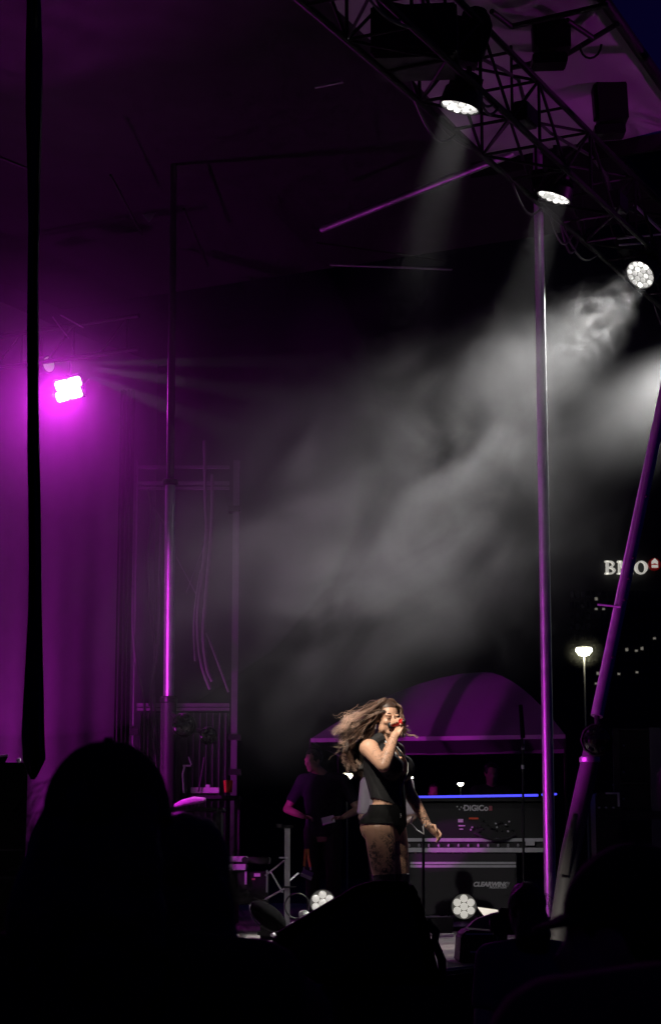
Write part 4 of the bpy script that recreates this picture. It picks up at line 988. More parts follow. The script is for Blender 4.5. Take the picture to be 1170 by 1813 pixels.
def figure(label, loc, rz, h=1.75, J=None, yaw=0, nod=0, skin=None, shirt=None, trousers=None, hair=None, cap=None, brim=0.0, voxel=.012,
           curl=.4, sleeve=.75, wide=1.0, hand_dirs=None, group=None, hairlong=0.0, fat=1.0, hairw=.085):
    k = h / 1.75
    t = thing('person', label, 'person', tuple(loc), group)
    M = Matrix.Translation(Vector(loc)) @ Matrix.Rotation(rz, 4, 'Z') @ Matrix.Scale(k, 4)
    D = {'sr': (-.185 * wide, 0, 1.43), 'sl': (.185 * wide, 0, 1.43), 'er': (-.245, .03, 1.13), 'el': (.245, .03, 1.13), 'wr': (-.25, -.06, .89), 'wl': (.25, -.06, .89),
         'hr': (-.095, 0, .92), 'hl': (.095, 0, .92), 'kr': (-.105, -.02, .50), 'kl': (.105, -.02, .50), 'ar': (-.11, .03, .09), 'al': (.11, .03, .09), 'head': (0, -.015, 1.64)}
    D.update(J or {}); P = {a: Vector(b) for a, b in D.items()}
    def torso(mb, g):
        mb.loft([(0, 0, .80), (0, .01, .92), (0, 0, 1.04), (0, -.005, 1.20), (0, 0, 1.34), (0, .005, 1.42), (0, .01, 1.475)],
                [(x * wide + g) for x in (.12, .165, .150, .165, .170, .135, .06)], [(y * fat + g) for y in (.085, .115, .108, .118, .112, .085, .055)], ref=(1, 0, 0), n=18, round_caps=False)
        for s_, a in ((-1, 'sr'), (1, 'sl')):
            mb.loft([(s_ * .05, .01, 1.455), (P[a] + Vector((0, 0, .0)))], [.055 + g, .062 + g], n=10, round_caps=True)
    def arm(mb, a, b, c, g, frac=1.0):
        s_, e_, w_ = P[a], P[b], P[c]
        if frac <= 1: mb.loft([s_, s_.lerp(e_, .5 * frac), s_.lerp(e_, frac)], [.058 + g, .050 + g, (.042 if frac == 1 else .046) + g], n=12, round_caps=frac == 1)
        else:
            mb.loft([s_, s_.lerp(e_, .5), e_, e_.lerp(w_, frac - 1)], [.058 + g, .050 + g, .045 + g, .036 + g], n=12)
    def leg(mb, a, b, c, g):
        mb.loft([P[a], P[a].lerp(P[b], .5), P[b], P[b].lerp(P[c], .35), P[c]], [.092 + g, .078 + g, .056 + g, .058 + g, .040 + g], n=14, round_caps=True)
    body = MB(M); torso(body, 0)
    for a, b, c, hd, sgn in (('sr', 'er', 'wr', 'r', -1), ('sl', 'el', 'wl', 'l', 1)):
        arm(body, a, b, c, 0); body.loft([P[b], P[b].lerp(P[c], .4), P[c]], [.043, .041, .027], n=12, round_caps=True)
        dd = (P[c] - P[b]).normalized(); pn = Vector((-sgn, -.2, 0)); cu = curl
        if hand_dirs and hd in hand_dirs: dd, pn, cu = hand_dirs[hd]
        hand(body, P[c], dd, pn, 1.0, cu, thumb_side=1 if (Vector(dd).cross(Vector(pn))).dot(Vector((0, -1, .3))) > 0 else -1)
    for a, b, c in (('hr', 'kr', 'ar'), ('hl', 'kl', 'al')): leg(body, a, b, c, 0)
    hp = P['head']; Rm = Matrix.Rotation(yaw, 3, 'Z') @ Matrix.Rotation(nod, 3, 'X')
    f, r, u = Rm @ Vector((0, -1, 0)), Rm @ Vector((-1, 0, 0)), Rm @ Vector((0, 0, 1))
    body.loft([(0, .015, 1.42), (0, .01, 1.49), hp + Vector((0, .012, -.06))], [.062, .056, .055], n=14)
    H = head(body, hp, f, r, u)
    bo = remesh(body, 'body', skin, t, voxel)
    sh = MB(M); torso(sh, .014)
    for a, b, c in (('sr', 'er', 'wr'), ('sl', 'el', 'wl')): arm(sh, a, b, c, .016, sleeve)
    neck_p = M @ Vector((0, .01, 1.475)); hem_p = M @ Vector((0, 0, .86))
    remesh(sh, 'shirt', shirt, t, .014, 5, cuts=[(hem_p, (0, 0, -1))])
    tr = MB(M); tr.loft([(0, .0, .84), (0, .01, .92), (0, 0, 1.0)], [.14, .178 * wide, .16 * wide], [.1, .125 * fat, .117 * fat], ref=(1, 0, 0), n=16)
    for a, b, c in (('hr', 'kr', 'ar'), ('hl', 'kl', 'al')): leg(tr, a, b, c, .018)
    remesh(tr, 'trousers', trousers, t, .014, 5)
    for a in ('ar', 'al'):
        p = P[a]; m = MB(M); m.loft([(p.x, p.y + .05, .045), (p.x, p.y - .04, .045), (p.x, p.y - .15, .035), (p.x, p.y - .21, .03)], [.038, .042, .046, .035], [.045, .045, .035, .028], ref=(1, 0, 0), n=12, round_caps=True); m.build('shoe', M_blackplastic, t, True)
    if hair is not None:
        m = MB(M); Mh = Matrix(((f.x, r.x, u.x), (f.y, r.y, u.y), (f.z, r.z, u.z)))
        m.ell(H(-.020, 0, .038), (.099, .083, .094), Mh, 22, 14)
        if hairlong: m.loft([H(-.05, 0, .04), H(-.07, 0, -.02), H(-.085, 0, -.10), H(-.07, 0, -.10 - hairlong)], [hairw * .68, hairw * .86, hairw, hairw * 1.02], [.05, .055, .06, .05], ref=r, n=14, round_caps=True)
        if hairlong:
            fl = MB(M); rgf = random.Random(int(abs(loc[0]) * 977) + 5)
            for _ in range(110):
                z_ = rgf.uniform(-.10 - hairlong, .10); wv = hairw * (1 if z_ < -.05 else .86) if z_ < .03 else math.sqrt(max(.0004, .083 ** 2 - (z_ - .036) ** 2)); sd_ = rgf.choice((-1, 1))
                p0 = H(rgf.uniform(-.10, -.02), sd_ * wv * rgf.uniform(.8, 1.0), z_); ln_ = rgf.uniform(.02, .06); q_ = Vector((rgf.gauss(0, .3), rgf.gauss(0, .3), rgf.gauss(-.4, .7)))
                dv_ = (r * sd_ * rgf.uniform(.2, .9) + q_).normalized()
                fl.wire([p0, p0 + dv_ * ln_ * .5, p0 + dv_ * ln_ + Vector((0, 0, -.012))], .0007, 4)
            fl.build('flyaway_hair', hair, t)['kind'] = 'stuff'
        fw = M.to_3x3() @ f
        def facial(co):   # keep the face free
            q = M.inverted() @ co - hp; return q.dot(f) > .055 and q.dot(u) < .075 or (q.dot(f) > .0 and q.dot(u) < -.01 and not hairlong)
        ho = remesh(m, 'hair', hair, t, .010, 2, kill=facial)
        me = ho.data
        for v in me.vertices: v.co += Vector((mnoise.noise(v.co * 22), mnoise.noise(v.co * 22 + Vector((9, 0, 0))), mnoise.noise(v.co * 26 + Vector((0, 9, 0))))) * .008
    if cap is not None:
        m = MB(M); Mh = Matrix(((f.x, r.x, u.x), (f.y, r.y, u.y), (f.z, r.z, u.z)))
        m.ell(H(-.012, 0, .040), (.106, .088, .100), Mh, 28, 18)
        keep = [fc for fc in m.f]
        o = remesh(m, 'cap', cap, t, .008, 2, cuts=[(M @ H(0, 0, .030), tuple(-(M.to_3x3() @ u)))])
        b = MB(M); vs = []
        n_ = 14
        sgn = 1 if brim > 0 else -1; L = abs(brim)
        for i in range(n_ + 1):
            a = math.pi * (i / n_ - .5)
            x0, y0 = .098 * math.cos(a), .085 * math.sin(a)
            x1, y1 = (.098 + L * math.cos(a)) * math.cos(a) if False else .098 * math.cos(a) + L * math.cos(a) ** .5 * (1 if math.cos(a) > 0 else 0), .083 * math.sin(a)
            vs += [H(sgn * x0, y0, .034), H(sgn * x1, y1, .020 - .25 * L * 0 + .018 * math.cos(a) * -1 + .012)]
        fs = [(2 * i, 2 * i + 2, 2 * i + 3, 2 * i + 1) for i in range(n_)]
        nv_ = len(vs); vs += [v + u * .006 for v in vs]; fs += [tuple(q + nv_ for q in reversed(q_)) for q_ in fs]
        fs += [(2 * i + 1, 2 * i + 3, 2 * i + 3 + nv_, 2 * i + 1 + nv_) for i in range(n_)]
        b.add(vs, fs).build('brim', cap, o, True)
        bt_ = MB(M).ell(H(-.012, 0, .141), (.008, .008, .003), nu=8, nv=6).build('button', cap, o, True)
    return t

# ---------------------------------------------------------------- the singer
YS = 12.6
O = Vector((W(683, 1455, YS).x, YS, STAGE)); FS = Vector((.82, -.572, 0)).normalized(); RS = Vector((FS.y, -FS.x, 0)); ZU = Vector((0, 0, 1))
L = lambda f, r, z: O + FS * f + RS * r + ZU * z
sing = thing('person', 'woman singing into a red microphone, long flying hair, black vest and shorts', 'person', tuple(O))
tat = [(tuple(L(.03, .09, .66) - O + Vector((.02, -.085, 0))), .15, 17, 1.0, 0.3), (tuple(L(.03, .09, .65) - O + Vector((.025, -.085, 0))), .14, 40, .75, 6.3), (tuple(L(.12, -.22, .94) - O), .17, 24, .8, 4.0), (tuple(L(.16, .22, 1.32) - O), .13, 46, .45, 9.0), (tuple(L(.06, -.09, .6) - O), .2, 40, .6, 2.0)]
M_sk = skin_mat('singer_skin', (.58, .33, .22), tat)
b = MB()
def s_torso(mb, g, z0=0, z1=9):
    rows = [(.0, .74, .085, .11), (.0, .845, .116, .148), (.01, .92, .106, .136), (.022, .985, .096, .120), (.005, 1.08, .100, .130), (-.018, 1.2, .110, .148), (-.025, 1.30, .094, .152), (-.018, 1.36, .062, .105), (-.010, 1.40, .05, .062)]
    rows = [q for q in rows if z0 <= q[1] <= z1]
    mb.loft([L(f, 0, z) for f, z, _, _ in rows], [a + g for _, _, a, _ in rows], [q + g for _, _, _, q in rows], ref=FS, n=22)
Msg = Matrix(((FS.x, RS.x, 0), (FS.y, RS.y, 0), (0, 0, 1)))
def s_bust(mb, g):
    for s_ in (-1, 1): mb.ell(L(.085, s_ * .068, 1.205), (.072 + g, .072 + g, .078 + g), Msg, 16, 12)
def s_glute(mb, g):
    for s_ in (-1, 1): mb.ell(L(-.062, s_ * .078, .825), (.074 + g, .076 + g, .09 + g), Msg, 16, 12)
TH = {1: [L(.005, .084, .80), L(.018, .086, .70), L(.032, .086, .56), L(.040, .084, .46)], -1: [L(-.005, -.080, .80), L(.008, -.084, .70), L(.028, -.086, .56), L(.04, -.088, .46)]}
s_torso(b, 0); s_bust(b, 0); s_glute(b, 0)
for s_ in (1, -1):
    b.loft(TH[s_], [.096, .093, .078, .062], n=16, round_caps=True)
    k_ = TH[s_][-1]; an = L(.0 if s_ > 0 else .02, s_ * .10, .10)
    b.loft([k_, k_.lerp(an, .35), an], [.060, .058, .036], n=14, round_caps=True)
    b.loft([an, an + FS * .12 + ZU * -.055], [.036, .03], n=10, round_caps=True)
HC = L(.012, 0, 1.525)
yaw = R(27); FH = Vector((math.sin(yaw), -math.cos(yaw), -.10)).normalized(); RH = Vector((FH.y, -FH.x, 0)).normalized(); UH = RH.cross(FH) * -1
if UH.z < 0: UH = -UH
b.loft([L(-.02, 0, 1.34), L(-.008, 0, 1.41), HC + ZU * -.05 - FH * .01], [.058, .049, .047], n=14)
H = head(b, HC, FH, RH, UH, 1.0)
# near arm raised, fist round the microphone
SR, ER = L(-.02, .16, 1.325), O + Vector((-.022, -.29, 1.205))
hp = HC + Vector((.062, -.135, -.040)); WR = hp + Vector((-.014, -.03, -.075))
b.ell(SR, (.066, .066, .062)); b.loft([SR, SR.lerp(ER, .5), ER], [.060, .051, .043], n=14, round_caps=True)
b.loft([ER, ER.lerp(WR, .35), WR], [.043, .043, .027], n=14, round_caps=True)
MA = Vector((.66, -.72, .15)).normalized()                     # microphone axis, pointing away from the mouth
mx_ = (hp - WR); mx_ = (mx_ - MA * mx_.dot(MA)).normalized(); my_ = MA.cross(mx_)
b.loft([WR - mx_ * .01, WR.lerp(hp, .5) - my_ * .018, hp - my_ * .026 + mx_ * .010], [.027, .036, .036], [.02, .018, .016], ref=MA, n=12, round_caps=True)
for i, o_ in enumerate((.030, .010, -.010, -.029)):
    pts = []
    for q in range(6):
        a = math.pi * (1.05 - q * .24); rr = .025
        pts.append(hp + MA * o_ + (mx_ * math.sin(a) * rr + my_ * math.cos(a) * rr) * 1.0 + mx_ * .002)
    b.loft(pts, [.0095, .0095, .0092, .009, .0085, .0072], n=8, round_caps=True)
b.loft([WR + MA * .02 - my_ * .01, hp + MA * .04 - my_ * .02 - mx_ * .02, hp + MA * .045 + my_ * .012 - mx_ * .022], [.013, .011, .008], n=8, round_caps=True)
# far arm lowered
SL, EL, WL = L(-.02, -.155, 1.325), L(.045, -.19, 1.075), L(.165, -.25, .838)
b.ell(SL, (.062, .062, .06)); b.loft([SL, SL.lerp(EL, .5), EL], [.056, .048, .041], n=14, round_caps=True)
b.loft([EL, EL.lerp(WL, .35), WL], [.041, .041, .026], n=14, round_caps=True)
hand(b, WL, (.62, -.25, -.55), (-.35, -.5, -.45), 1.0, .75, thumb_side=-1)
body = remesh(b, 'body', M_sk, sing, .0052, 3)
# vest
v = MB(); s_torso(v, .010, .9, 1.37); s_bust(v, .010)
for s_ in (1, -1): v.loft([L(-.015, s_ * .045, 1.385), L(-.02, s_ * .128, 1.352)], [.05, .040], n=12, round_caps=True)
M_vest = mat('black_jersey', (.014, .0135, .014), .62, 0, .25, 30, bump=.25)
def vest_open(co):
    q = co - O; f_, r_, z_ = q.dot(FS), q.dot(RS), q.z
    if z_ < .972 - .20 * f_ + .035 * max(0, r_ / .13): return True
    if f_ > .02:
        w_ = .014 if z_ < 1.17 else .014 + .16 * (z_ - 1.17)
        return abs(r_ + .004) < w_
    return False
vo = remesh(v, 'vest', M_vest, sing, .0055, 3, kill=vest_open)
# shorts
v = MB(); s_torso(v, .011, 0, .99); s_glute(v, .010)
for s_ in (1, -1): v.loft(TH[s_][:2], [.107, .104], n=16, round_caps=True)
def shorts_cut(co):
    q = co - O; r_ = q.dot(RS); f_ = q.dot(FS)
    return q.z > .966 + .03 * r_ or q.z < min(.845, .765 + .9 * abs(r_))
remesh(v, 'shorts', mat('black_shorts_fabric', (.007, .007, .0075), .8, 0, .25, 30, bump=.3, spec=.2), sing, .0055, 3, kill=shorts_cut)
# boots
for s_ in (1, -1):
    m = MB(); k_ = TH[s_][-1]; an = L(.0 if s_ > 0 else .02, s_ * .10, .12); up_ = TH[s_][2].lerp(TH[s_][3], .35)
    m.loft([up_, k_, k_.lerp(an, .35), an], [.079, .069, .066, .046], n=16)
    m.loft([an, an + FS * .07 + ZU * -.05, an + FS * .16 + ZU * -.095], [.045, .04, .028], n=12, round_caps=True)
    m.loft([an - FS * .025 + ZU * -.03, L(-.03 + (0 if s_ > 0 else .02), s_ * .10, .0)], [.03, .014], n=8)
    remesh(m, 'boot', mat('boot_leather', (.016, .013, .018), .35, 0, .2, 20), sing, .007, 3)
# face paint: lashes, brows, lips
M_brow = mat('brow_hair', (.05, .025, .018), .7); M_lip = mat('lip_colour', (.42, .13, .12), .35)
for s_ in (-1, 1):
    m = MB(); pts = [H(.080 - abs(q - 1.5) * .0035 + .003, s_ * (.016 + q * .0095), .034 + .004 * math.sin(q / 3 * 3.1)) for q in range(4)]; m.loft(pts, [.003, .0035, .003, .0015], n=6); m.build('eyebrow', M_brow, body, True)
    m = MB(); pts = [H(.085 - abs(q - 1.5) * .004 + .0015, s_ * (.018 + q * .0085), .003 - .002 * math.sin(q / 3 * 3.1)) for q in range(4)]; m.loft(pts, [.0022, .003, .003, .002], n=6); m.build('eyelash', M_brow, body, True)
m = MB(); m.ell(H(.089, 0, -.053), (.009, .020, .005), Matrix(((FH.x, RH.x, UH.x), (FH.y, RH.y, UH.y), (FH.z, RH.z, UH.z))), 10, 6); m.ell(H(.088, 0, -.062), (.009, .017, .006), Matrix(((FH.x, RH.x, UH.x), (FH.y, RH.y, UH.y), (FH.z, RH.z, UH.z))), 10, 6); m.build('lips', M_lip, body, True)
# vest trim, chain, belt tassel, earring
M_trim = mat('silver_chain', (.8, .8, .8), .25, .6)
m = MB(); m.wire([L(.02, .052, 1.385), L(.075, .040, 1.33), L(.118, .030, 1.27), L(.150, .020, 1.225)], .006).build('collar_trim', M_trim, vo, True)
m = MB(); m.wire([L(.03, -.05, 1.37), L(.11, -.035, 1.30), L(.160, -.02, 1.23), L(.165, -.012, 1.18), L(.12, .012, 1.06), L(.118, .012, .99), L(.122, .012, .93)], .0035).build('vest_zip', M_trim, vo, True)
m = MB()
for q in range(12): m.ell(L(.118 + .01 * math.sin(q), .018, .985 - q * .011), (.004, .004, .005), nu=6, nv=5)
m.build('chain_tassel', M_trim, vo, True)
MB().ell(H(-.002, .080, -.045), (.008, .008, .012), nu=8, nv=6).build('earring', M_trim, body, True)
MB().ell(H(.0, .082, -.065), (.006, .006, .008), nu=8, nv=6).build('earring', M_trim, body, True)
# bracelet chain hanging from the far wrist
t_ = MB(); t_.wire([WL + Vector((-.10, -.02, .06)), WL + Vector((-.115, -.03, .015)), WL + Vector((-.075, -.035, -.03)), WL + Vector((-.03, -.035, -.055)), WL + Vector((-.035, -.03, -.005)), WL + Vector((-.022, -.04, .01))], .0045).build('bracelet', M_trim, body, True)
# microphone (held: its own thing)
mic = thing('microphone', 'red handheld microphone at the mouth of the singer', 'microphone', tuple(hp))
TM = align(hp, MA)
MB().lathe([(.014, -.05), (.0155, .0), (.0185, .040), (.019, .056), (.017, .062)], TM, 16).build('handle', mat('red_metal', (.62, .03, .03), .3, .2), mic, True)
MB().lathe([(.017, .062), (.012, .072), (.006, .076)], TM, 14).build('antenna', M_blackplastic, mic, True)
MB().ell(hp - MA * .060, (.022, .022, .022), nu=14, nv=10).build('grille', M_blackmetal, mic, True)
# hair: scalp shell plus strands, from dark inner locks to blond flying ones
hm = bpy.data.materials.new('streaked_hair'); hm.use_nodes = True
hn, hl = hm.node_tree.nodes, hm.node_tree.links; hb = hn['Principled BSDF']; hb.inputs['Roughness'].default_value = .5
at_ = hn.new('ShaderNodeAttribute'); at_.attribute_name = 'strand'; hl.new(at_.outputs['Color'], hb.inputs['Base Color'])
hr = MB(); cols = []
def strand(ctrl, r0, c0, c1, curl_a, n=16, ph=0):
    pts = []; m_ = len(ctrl) - 1
    for i in range(n + 1):
        u = i / n * m_; k = min(int(u), m_ - 1); w_ = u - k
        p0, p1, p2, p3 = ctrl[max(k - 1, 0)], ctrl[k], ctrl[k + 1], ctrl[min(k + 2, m_)]
        p = .5 * ((2 * p1) + (p2 - p0) * w_ + (2 * p0 - 5 * p1 + 4 * p2 - p3) * w_ ** 2 + (3 * p1 - p0 - 3 * p2 + p3) * w_ ** 3)
        g = (i / n) ** 1.5 * curl_a
        p = p + Vector((g * math.sin(i * 1.05 + ph), g * math.cos(i * .95 + ph * 1.7), g * math.cos(i * 1.05 + ph)))
        pts.append(p)
    o = len(hr.v)
    hr.loft(pts, [r0 * (1 - .75 * (i / n) ** 1.5) for i in range(n + 1)], n=4)
    for i in range(n + 1):
        for _ in range(4): cols.append(Vector(c0).lerp(Vector(c1), min(1, (i / n) * 1.3)))
rg = random.Random(11); g_ = rg.gauss
DK, BR, BL = (.012, .007, .005), (.085, .042, .027), (.66, .43, .33)
def pxy(x, y, dy): return W(x, y, YS + dy)
def scalp(a, e, s_=1.0):   # a = azimuth from front toward figure's right, e = elevation
    return H(-.018 + .100 * s_ * math.cos(e) * math.cos(a), .084 * s_ * math.cos(e) * math.sin(a), .034 + .096 * s_ * math.sin(e))
def lock(ctrl, nst, spread, r, c0, c1, curl_a, n=16):
    ph = rg.uniform(0, 6)
    for _ in range(nst):
        o3 = Vector((g_(0, 1), g_(0, 1), g_(0, 1))) * spread; sh_ = rg.uniform(.75, 1.25)
        cc = [p + o3 * (.35 + .65 * k / (len(ctrl) - 1)) for k, p in enumerate(ctrl)]
        strand(cc, r * rg.uniform(.7, 1.2), Vector(c0) * sh_, Vector(c1) * sh_, curl_a, n, ph + rg.uniform(-.35, .35))
for i in range(36):       # flying to the left
    root = scalp(rg.uniform(.5, 2.6), rg.uniform(.15, 1.35)); v_ = rg.random(); dy = g_(0, .045)
    c = [root, pxy(650 + g_(0, 5), 1260 + v_ * 18 + g_(0, 3), dy - .02), pxy(635 + g_(0, 6), 1268 + v_ * 26 + g_(0, 4), dy), pxy(616 + g_(0, 7), 1279 + v_ * 28 + g_(0, 6), dy)]
    if rg.random() < .4: c.append(pxy(605 + g_(0, 6), 1292 + v_ * 20 + g_(0, 7), dy))
    lt_ = rg.random(); lock(c, 26, .011, .0014, BR if lt_ < .6 else DK, BL if lt_ > .5 else (BR if lt_ > .15 else DK), .019, 18)
for i in range(26):       # ringlets falling at the left
    root = scalp(rg.uniform(.9, 2.8), rg.uniform(-.1, 1.1)); dy = g_(0.02, .05); e = rg.random()
    c = [root, pxy(646 + g_(0, 5), 1274 + g_(0, 5), dy), pxy(629 + g_(0, 7), 1291 + g_(0, 6), dy), pxy(617 + g_(0, 6), 1311 + g_(0, 6), dy), pxy(615 + g_(0, 5), 1329 + g_(0, 5), dy)]
    if e > .45: c += [pxy(619 + g_(0, 5), 1346 + g_(0, 5), dy)]
    if e > .75: c += [pxy(628 + g_(0, 8), 1364 + g_(0, 6), dy)]
    lt_ = rg.random(); lock(c, 24, .008, .0015, DK, BL if lt_ > .55 else (BR if lt_ > .3 else DK), .020, 22)
for i in range(30):       # dark mass behind the neck and shoulder
    root = scalp(rg.uniform(1.6, 3.6), rg.uniform(-.3, .8)); dy = rg.uniform(.02, .12)
    c = [root, pxy(654 + g_(0, 6), 1290 + g_(0, 6), dy), pxy(645 + g_(0, 8), 1318 + g_(0, 6), dy), pxy(638 + g_(0, 8), 1344 + g_(0, 7), dy), pxy(637 + g_(0, 9), 1368 + g_(0, 8), dy)]
    lock(c, 14, .009, .0030, DK, BR if rg.random() < .2 else DK, .012)
for i in range(14):       # framing the face on the near side
    root = scalp(rg.uniform(.65, 1.2), rg.uniform(.85, 1.4))
    c = [root, H(.022 + g_(0, .005), .078 + g_(0, .003), .045), H(.010 + g_(0, .006), .084 + g_(0, .004), -.01), H(-.025 + g_(0, .01), .088 + g_(0, .006), -.06), pxy(648 + g_(0, 6), 1312 + g_(0, 8), -.03)]
    lock(c, 12, .004, .0022, DK, BR, .006)
for i in range(18):       # far side, past the hand
    root = scalp(rg.uniform(-1.5, -.35), rg.uniform(.5, 1.4)); dy = g_(.03, .03); lt_ = rg.random()
    c = [root, H(.035 + g_(0, .006), -.078 + g_(0, .004), .06 + g_(0, .008)), H(.03 + g_(0, .01), -.095 + g_(0, .008), .0), pxy(709 + g_(0, 4), 1287 + g_(0, 6), dy), pxy(708 + g_(0, 6), 1300 + g_(0, 7), dy)]
    if i < 4: c[-1] = pxy(721 + g_(0, 3), 1288 + g_(0, 6), dy)
    lock(c, 14, .006, .0015, BR, BL if lt_ > .5 else BR, .010)
for q in range(3): strand([pxy(712, 1290, 0), pxy(722, 1300 + q, 0), pxy(732, 1301 + q, 0), pxy(741, 1305 + q * 2, 0)], .0016, BR, BL, .004, ph=q)
for i in range(30):       # over the crown
    a0 = rg.choice((-1, 1)) * rg.uniform(.8, 1.6); root = scalp(a0 * .5, 1.38)
    c = [root, scalp(a0, rg.uniform(.95, 1.25), 1.04), scalp(a0 * 1.5, .7, 1.05), scalp(a0 * 1.8, .2, 1.06)]
    lock(c, 16, .005, .0017, BR, BR if rg.random() < .5 else (.26, .16, .11), .003)
for i in range(70):      # stray hairs
    root = scalp(rg.uniform(.4, 2.6), rg.uniform(.3, 1.4)); v_ = rg.random(); dy = g_(0, .06)
    strand([root, pxy(646 + g_(0, 8), 1258 + v_ * 20 + g_(0, 6), dy), pxy(624 + g_(0, 10), 1266 + v_ * 34 + g_(0, 8), dy), pxy(603 + g_(0, 10), 1276 + v_ * 50 + g_(0, 12), dy)], .0011, BR, BL, .014, ph=rg.uniform(0, 6))
for i in range(5): strand([scalp(1, 1.2), pxy(672 - i, 1244, 0), pxy(660 - i * 2, 1241 + i * 2, 0), pxy(654 - i * 3, 1246 + i, 0)], .0018, BR, BR, .006, ph=i)
hs = MB(); Mhh = Matrix(((FH.x, RH.x, UH.x), (FH.y, RH.y, UH.y), (FH.z, RH.z, UH.z)))
o0 = len(hr.v); 
el_ = MB(); el_.ell(H(-.020, 0, .036), (.098, .081, .093), Mhh, 22, 14)
keepf = [f_ for f_ in el_.f if not all(((el_.v[i] - HC).dot(FH) > .030 and (el_.v[i] - HC).dot(UH) < .085) for i in f_)]
hr.add(el_.v, keepf); cols += [Vector(BR).lerp(Vector(DK), .5)] * len(el_.v)
ho = hr.build('hair', hm, body, True)
ca = ho.data.color_attributes.new('strand', 'FLOAT_COLOR', 'POINT')
for i, c in enumerate(cols): ca.data[i].color = (*c, 1)

# ---------------------------------------------------------------- crew
SK_d = skin_mat('tan_skin', (.42, .25, .18)); SK_l = skin_mat('fair_skin', (.55, .36, .28))
SH_navy = mat('navy_shirt', (.012, .010, .022), .85, 0, .2, 20, bump=.3); SH_black = mat('black_shirt', (.018, .017, .018), .88, 0, .25, 18, bump=.3)
SH_brown = mat('brown_shirt', (.11, .06, .045), .9, 0, .2, 14, bump=.3); SH_pale = mat('pale_shirt', (.62, .55, .60), .85, 0, .1, 14, bump=.3)
SH_purple = mat('purple_shirt', (.10, .035, .13), .85, 0, .2, 14, bump=.3); SH_grey = mat('maroon_shirt', (.12, .05, .045), .9, 0, .2, 14, bump=.3)
TR = mat('dark_trousers', (.010, .010, .012), .85, 0, .25, 18, bump=.3); HR = mat('dark_hair', (.018, .012, .010), .5, 0, .4, 60, bump=.4)
CP = mat('black_cap_cloth', (.012, .011, .011), .9, 0, .3, 30, bump=.3)
ym = 20.0; pm = W(572, 1600, ym)
figure('man in dark navy shirt holding a white paper behind the singer', (pm.x, ym, STAGE), R(-8), 1.76,
       {'er': (-.37, -.03, 1.14), 'wr': (-.165, -.26, 1.06), 'el': (.36, -.02, 1.13), 'wl': (.24, -.27, 1.05), 'head': (-.10, -.03, 1.63)}, yaw=R(-35), nod=R(8), skin=SK_d, shirt=SH_navy, trousers=TR, hair=HR, voxel=.009,
       hand_dirs={'r': ((.85, -.3, -.1), (.1, -.3, -.9), .7), 'l': ((-.85, -.3, -.05), (.1, -.3, -.9), .7)}, wide=1.12, fat=1.15)
o = MB(); T_ = Matrix.Translation(W(581, 1452, 19.66)) @ Matrix.Rotation(R(-14), 4, 'Y')
o.box((0, 0, 0), (.13, .09, .012), M=Matrix.Rotation(R(50), 4, 'X')); o.v = [T_ @ v for v in o.v]
o = o.build('paper', M_white, None); tag(o, 'folded white paper in the hands of the man in navy', 'paper')
t = thing('badge_lanyard', 'yellow lanyard with a white and purple card at the waist of the man in navy', 'lanyard', tuple(W(542, 1530, 19.6)))
M_yel = mat('yellow_strap', (.75, .38, .06), .6)
MB().loft([W(541, 1503, 19.62), W(540, 1520, 19.61), W(538.5, 1534, 19.6)], [.014] * 3, [.004] * 3, ref=(1, 0, 0), n=6).build('strap', M_yel, t); MB().loft([W(545, 1503, 19.63), W(546, 1520, 19.62), W(549, 1535, 19.61)], [.012] * 3, [.004] * 3, ref=(1, 0, 0), n=6).build('strap', M_yel, t)
T_ = facing(W(543, 1549, 19.6), 0) @ Matrix.Rotation(R(-22), 4, 'Z')
MB(T_).box((0, .022, 0), (.115, .045, .004)).build('card', mat('purple_print', (.22, .10, .35), .5), t); MB(T_).box((0, -.018, .0), (.12, .035, .006)).build('card_edge', M_white, t)
for x in (538, 550): MB().box(tuple(W(x, 1538, 19.6)), (.014, .01, .03)).build('clip', M_alu, t)
yb = 17.6; pbk = W(686, 1600, yb)
figure('person in a pale shirt almost hidden behind the singer', (pbk.x, yb, STAGE), R(5), 1.60, {'er': (-.25, -.02, 1.10), 'wr': (-.12, -.2, 1.02), 'el': (.25, -.02, 1.10), 'wl': (.12, -.2, 1.02)}, skin=SK_l, shirt=SH_pale, trousers=TR, hair=HR, sleeve=.92, wide=1.08)
yd = 22.2; pd = W(872, 1600, yd)
figure('dim crew person standing behind the mixing desk', (pd.x, yd, STAGE), R(10), 1.72, {'er': (-.27, -.08, 1.15), 'wr': (-.18, -.35, 1.05), 'el': (.27, -.08, 1.15), 'wl': (.18, -.35, 1.05)}, nod=R(12), skin=SK_d, shirt=SH_black, trousers=TR, hair=HR)
yd2 = 22.6; pd2 = W(770, 1600, yd2)
figure('seated-height crew person in shadow behind the left of the desk', (pd2.x, yd2, STAGE), R(-10), 1.5, {}, skin=SK_d, shirt=SH_black, trousers=TR, hair=HR)
